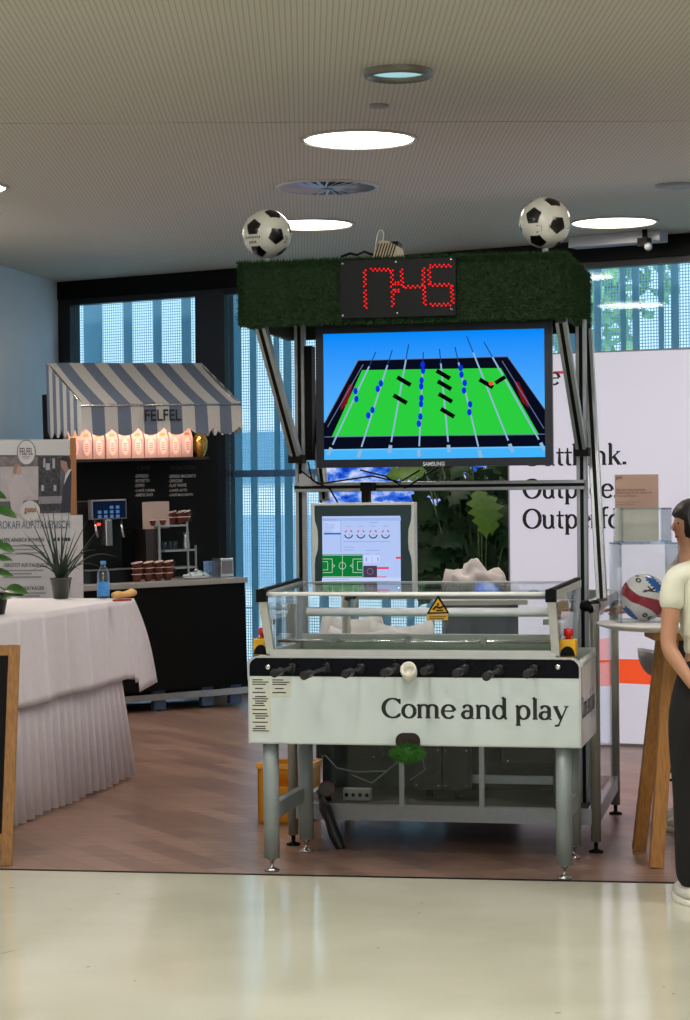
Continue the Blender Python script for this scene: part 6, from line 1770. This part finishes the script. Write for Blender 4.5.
def hand(J, Lk, wrist, pre, wp_, d, side, palm_n, curl):
    """palm and five fingers. d: pointing direction, side: towards the thumb, palm_n: direction fingers curl to"""
    d = d.normalized(); side = side.normalized(); pn = palm_n.normalized()
    J[pre + 'palm'] = (wp_ + d * .045, (.030, .016)); Lk.append((wrist, pre + 'palm'))
    J[pre + 'kn'] = (wp_ + d * .08, (.034, .013)); Lk.append((pre + 'palm', pre + 'kn'))
    for i, (o_, L) in enumerate(((.027, .07), (.009, .078), (-.009, .072), (-.026, .056))):
        b_ = wp_ + d * .09 + side * o_; m_ = b_ + (d * math.cos(curl * .5) + pn * math.sin(curl * .5)) * L * .5; t_ = m_ + (d * math.cos(curl * 1.3) + pn * math.sin(curl * 1.3)) * L * .5
        J[pre + 'f%da' % i] = (b_, .0085); J[pre + 'f%db' % i] = (m_, .008); J[pre + 'f%dc' % i] = (t_, .0065)
        Lk += [(pre + 'kn', pre + 'f%da' % i), (pre + 'f%da' % i, pre + 'f%db' % i), (pre + 'f%db' % i, pre + 'f%dc' % i)]
    b_ = wp_ + d * .035 + side * .034; m_ = b_ + (d * .75 + side * .6).normalized() * .034; t_ = m_ + (d + side * .25).normalized() * .03
    J[pre + 'ta'] = (b_, .011); J[pre + 'tb'] = (m_, .0095); J[pre + 'tc'] = (t_, .0075)
    Lk += [(pre + 'palm', pre + 'ta'), (pre + 'ta', pre + 'tb'), (pre + 'tb', pre + 'tc')]

def person(label, O, yaw, arms, hands, shirt, trousers, long_hair, hscale=1.0, skirt=False):
    Fp = Frame(Matrix.Translation(O) @ Matrix.Rotation(yaw, 4, 'Z'))   # figure faces local -y
    t = thing('person', label, 'person', Fp, (0, 0, 0))
    V = Vector
    J = {'pelvis': (V((0, 0, .93)), (.13, .09)), 'waist': (V((0, 0, 1.05)), (.105, .08)), 'chest': (V((0, .0, 1.22)), (.13, .09)), 'collar': (V((0, .01, 1.355)), (.075, .06)),
         'neck': (V((0, 0, 1.43)), (.05, .05)), 'jaw': (V((0, -.012, 1.485)), (.056, .06)), 'face': (V((0, -.012, 1.545)), (.072, .086)), 'crown': (V((0, .005, 1.61)), (.062, .074))}
    L = [('pelvis', 'waist'), ('waist', 'chest'), ('chest', 'collar'), ('collar', 'neck'), ('neck', 'jaw'), ('jaw', 'face'), ('face', 'crown')]
    for s, n in ((-1, 'r'), (1, 'l')):
        J[n + 'hip'] = (V((.085 * s, 0, .86)), .085); J[n + 'knee'] = (V((.095 * s, -.01, .48)), .052); J[n + 'ankle'] = (V((.10 * s, .015, .09)), .034); J[n + 'toe'] = (V((.11 * s, -.12, .035)), .026)
        L += [('pelvis', n + 'hip'), (n + 'hip', n + 'knee'), (n + 'knee', n + 'ankle'), (n + 'ankle', n + 'toe')]
        sh, el, wr = arms[n]
        J[n + 'sh'] = (V(sh), .047); J[n + 'el'] = (V(el), .034); J[n + 'mid'] = (lerp(V(el), V(wr), .3), .034); J[n + 'wr'] = (V(wr), (.024, .020))
        L += [('collar', n + 'sh'), (n + 'sh', n + 'el'), (n + 'el', n + 'mid'), (n + 'mid', n + 'wr')]
        d, sd, pn, cu = hands[n]; hand(J, L, n + 'wr', n, V(wr), V(d), V(sd), V(pn), cu)
    body = skin('body', J, L, M_skin, t, 'pelvis')
    # nose, ears, eyes, mouth
    mb = MB(); mb.tube([(0, -.075, 1.565), (0, -.094, 1.533), (0, -.08, 1.522)], [.007, .011, .007], 8); mb.build('nose', M_skin, t)
    for s in (-1, 1):
        mb = MB(); mb.ball((.075 * s, .0, 1.545), .022, 10, (.4, .8, 1.2)); mb.build('ear', M_skin, t)
        mb = MB(); mb.ball((.027 * s, -.066, 1.558), .009, 10); mb.build('eye', mat('eye_%d' % s, (50, 36, 30), .2), t)
    mb = MB(); mb.tube([(-.018, -.066, 1.492), (0, -.073, 1.49), (.018, -.066, 1.492)], .006, 6); mb.build('mouth', mat('lips', (150, 70, 66), .5), t)
    # clothes
    K = {'hem': (V((0, 0, .985)), (.150, .106)), 'waist': (V((0, 0, 1.06)), (.122, .094)), 'chest': (V((0, 0, 1.22)), (.148, .108)), 'collar': (V((0, .01, 1.35)), (.10, .075)), 'neck': (V((0, .005, 1.395)), (.064, .062))}
    KL = [('hem', 'waist'), ('waist', 'chest'), ('chest', 'collar'), ('collar', 'neck')]
    for n in ('r', 'l'):
        sh, el, wr = arms[n]; K[n + 'sh'] = (V(sh) + V((0, 0, .003)), .060); K[n + 'sl'] = (lerp(V(sh), V(el), .52), .055); KL += [('collar', n + 'sh'), (n + 'sh', n + 'sl')]
    skin('t_shirt', K, KL, shirt, t, 'chest')
    K = {'top': (V((0, 0, 1.06)), (.118, .092)), 'pelvis': (V((0, 0, .91)), (.19, .12))}; KL = [('top', 'pelvis')]
    for s, n in ((-1, 'r'), (1, 'l')):
        K[n + 'hip'] = (V((.095 * s, 0, .80)), .115); K[n + 'knee'] = (V((.098 * s, -.005, .47)), .078); K[n + 'hem'] = (V((.102 * s, .01, .05)), .066); KL += [('pelvis', n + 'hip'), (n + 'hip', n + 'knee'), (n + 'knee', n + 'hem')]
    skin('trousers', K, KL, trousers, t, 'pelvis')
    for s in (-1, 1):
        mb = MB(); x = .105 * s
        mb.ball((x, -.045, .045), .05, 16, (.95, 2.7, .72))
        for q in mb.v: q.z = max(q.z, .018); 
        sh_ = mb.build('shoe', mat('white_trainer_%d' % s, (205, 203, 196), .5), t)
        mb = MB(); mb.lathe([(1, 0), (1.04, .006), (1.04, .02), (1, .024)], (0, 0, 0), 24)
        for q in mb.v: q.x = x + q.x * .05; q.y = -.045 + q.y * .135
        mb.build('sole', mat('sole_%d' % s, (225, 222, 214), .6), sh_)
    # hair
    mb = MB(); mb.ball((0, .022, 1.572), .112, 24, (.90, 1.05, 1.04))
    keep = []
    for q in mb.v:
        # open the cap over the face
        if q.y < -.05 and q.z < 1.60: q.y = -.045 + (q.y + .05) * .1
    hp = mb.build('hair', M_hair, t)
    K = {'a': (V((0, .06, 1.60)), (.075, .05)), 'b': (V((0, .085, 1.48)), (.07, .04)), 'c': (V((0, .10, 1.36 if long_hair else 1.44)), (.065, .03)), 'd': (V((0, .10, 1.2 if long_hair else 1.4)), (.045, .02))}
    if long_hair:
        for sx in (-1, 1):
            skin('hair_lock', {'a': (V((.07 * sx, .0, 1.60)), (.03, .045)), 'b': (V((.088 * sx, .005, 1.50)), (.022, .045)), 'c': (V((.10 * sx, .01, 1.38)), (.02, .04)), 'd': (V((.10 * sx, -.03, 1.25)), (.016, .03))}, [('a', 'b'), ('b', 'c'), ('c', 'd')], M_hair, t, 'a')
    skin('hair_length', K, [('a', 'b'), ('b', 'c'), ('c', 'd')], M_hair, t, 'a')
    return t
# nearer person, seen from behind: own left arm on the picture's left
OA = Vector(((712 - 345) / FPX * 8.93, 8.93, 0))
person('person in white t-shirt and black trousers standing at the right edge, hand on hip', OA, R(180 + 8),
       {'l': ((.165 - .33, 0, 1.31), (-.235, 0, 1.04), (-.13, -.05, .90)), 'r': ((.165, 0, 1.33), (.235, .02, 1.05), (.20, -.18, .98))},
       {'l': ((1, -.2, -.5), (0, .3, -1), (.2, .9, 0), .5), 'r': ((0, -1, -.1), (-1, 0, .2), (0, 0, -1), .5)}, M_shirt, M_trouser, False) if False else None
def mirror_person():
    # local x points to the picture's left when the figure is turned away, so the picture-left arm has positive x
    arms = {'l': ((.158, 0, 1.325), (.20, .04, 1.045), (.125, .15, .895)), 'r': ((-.17, 0, 1.32), (-.24, .02, 1.05), (-.20, -.16, .97))}
    hands = {'l': ((-.75, .0, -.62), (-.55, .1, .8), (.0, -1, 0), .3), 'r': ((0, -1, -.1), (1, 0, .2), (0, 0, -1), .5)}
    return person('person in white t-shirt and black trousers standing at the right edge, hand on hip', OA, R(180 + 6), arms, hands, M_shirt, M_trouser, False)
mirror_person()
OB = Vector(((689 - 345) / FPX * 11.0, 11.0, 0))
armsB = {'r': ((-.165, 0, 1.32), (-.21, -.07, 1.08), (-.12, -.30, 1.12)), 'l': ((.165, 0, 1.32), (.22, -.05, 1.08), (.10, -.30, 1.12))}
handsB = {'r': ((.3, -1, 0), (.9, .3, .2), (0, 0, -1), .3), 'l': ((-.3, -1, 0), (-.9, .3, .2), (0, 0, -1), .3)}
pb_ = person('dark-haired person in cream top standing behind the round table', OB, R(-78), armsB, handsB, M_cream, M_trouser, True)
pb_.scale = (.975, .975, .975)
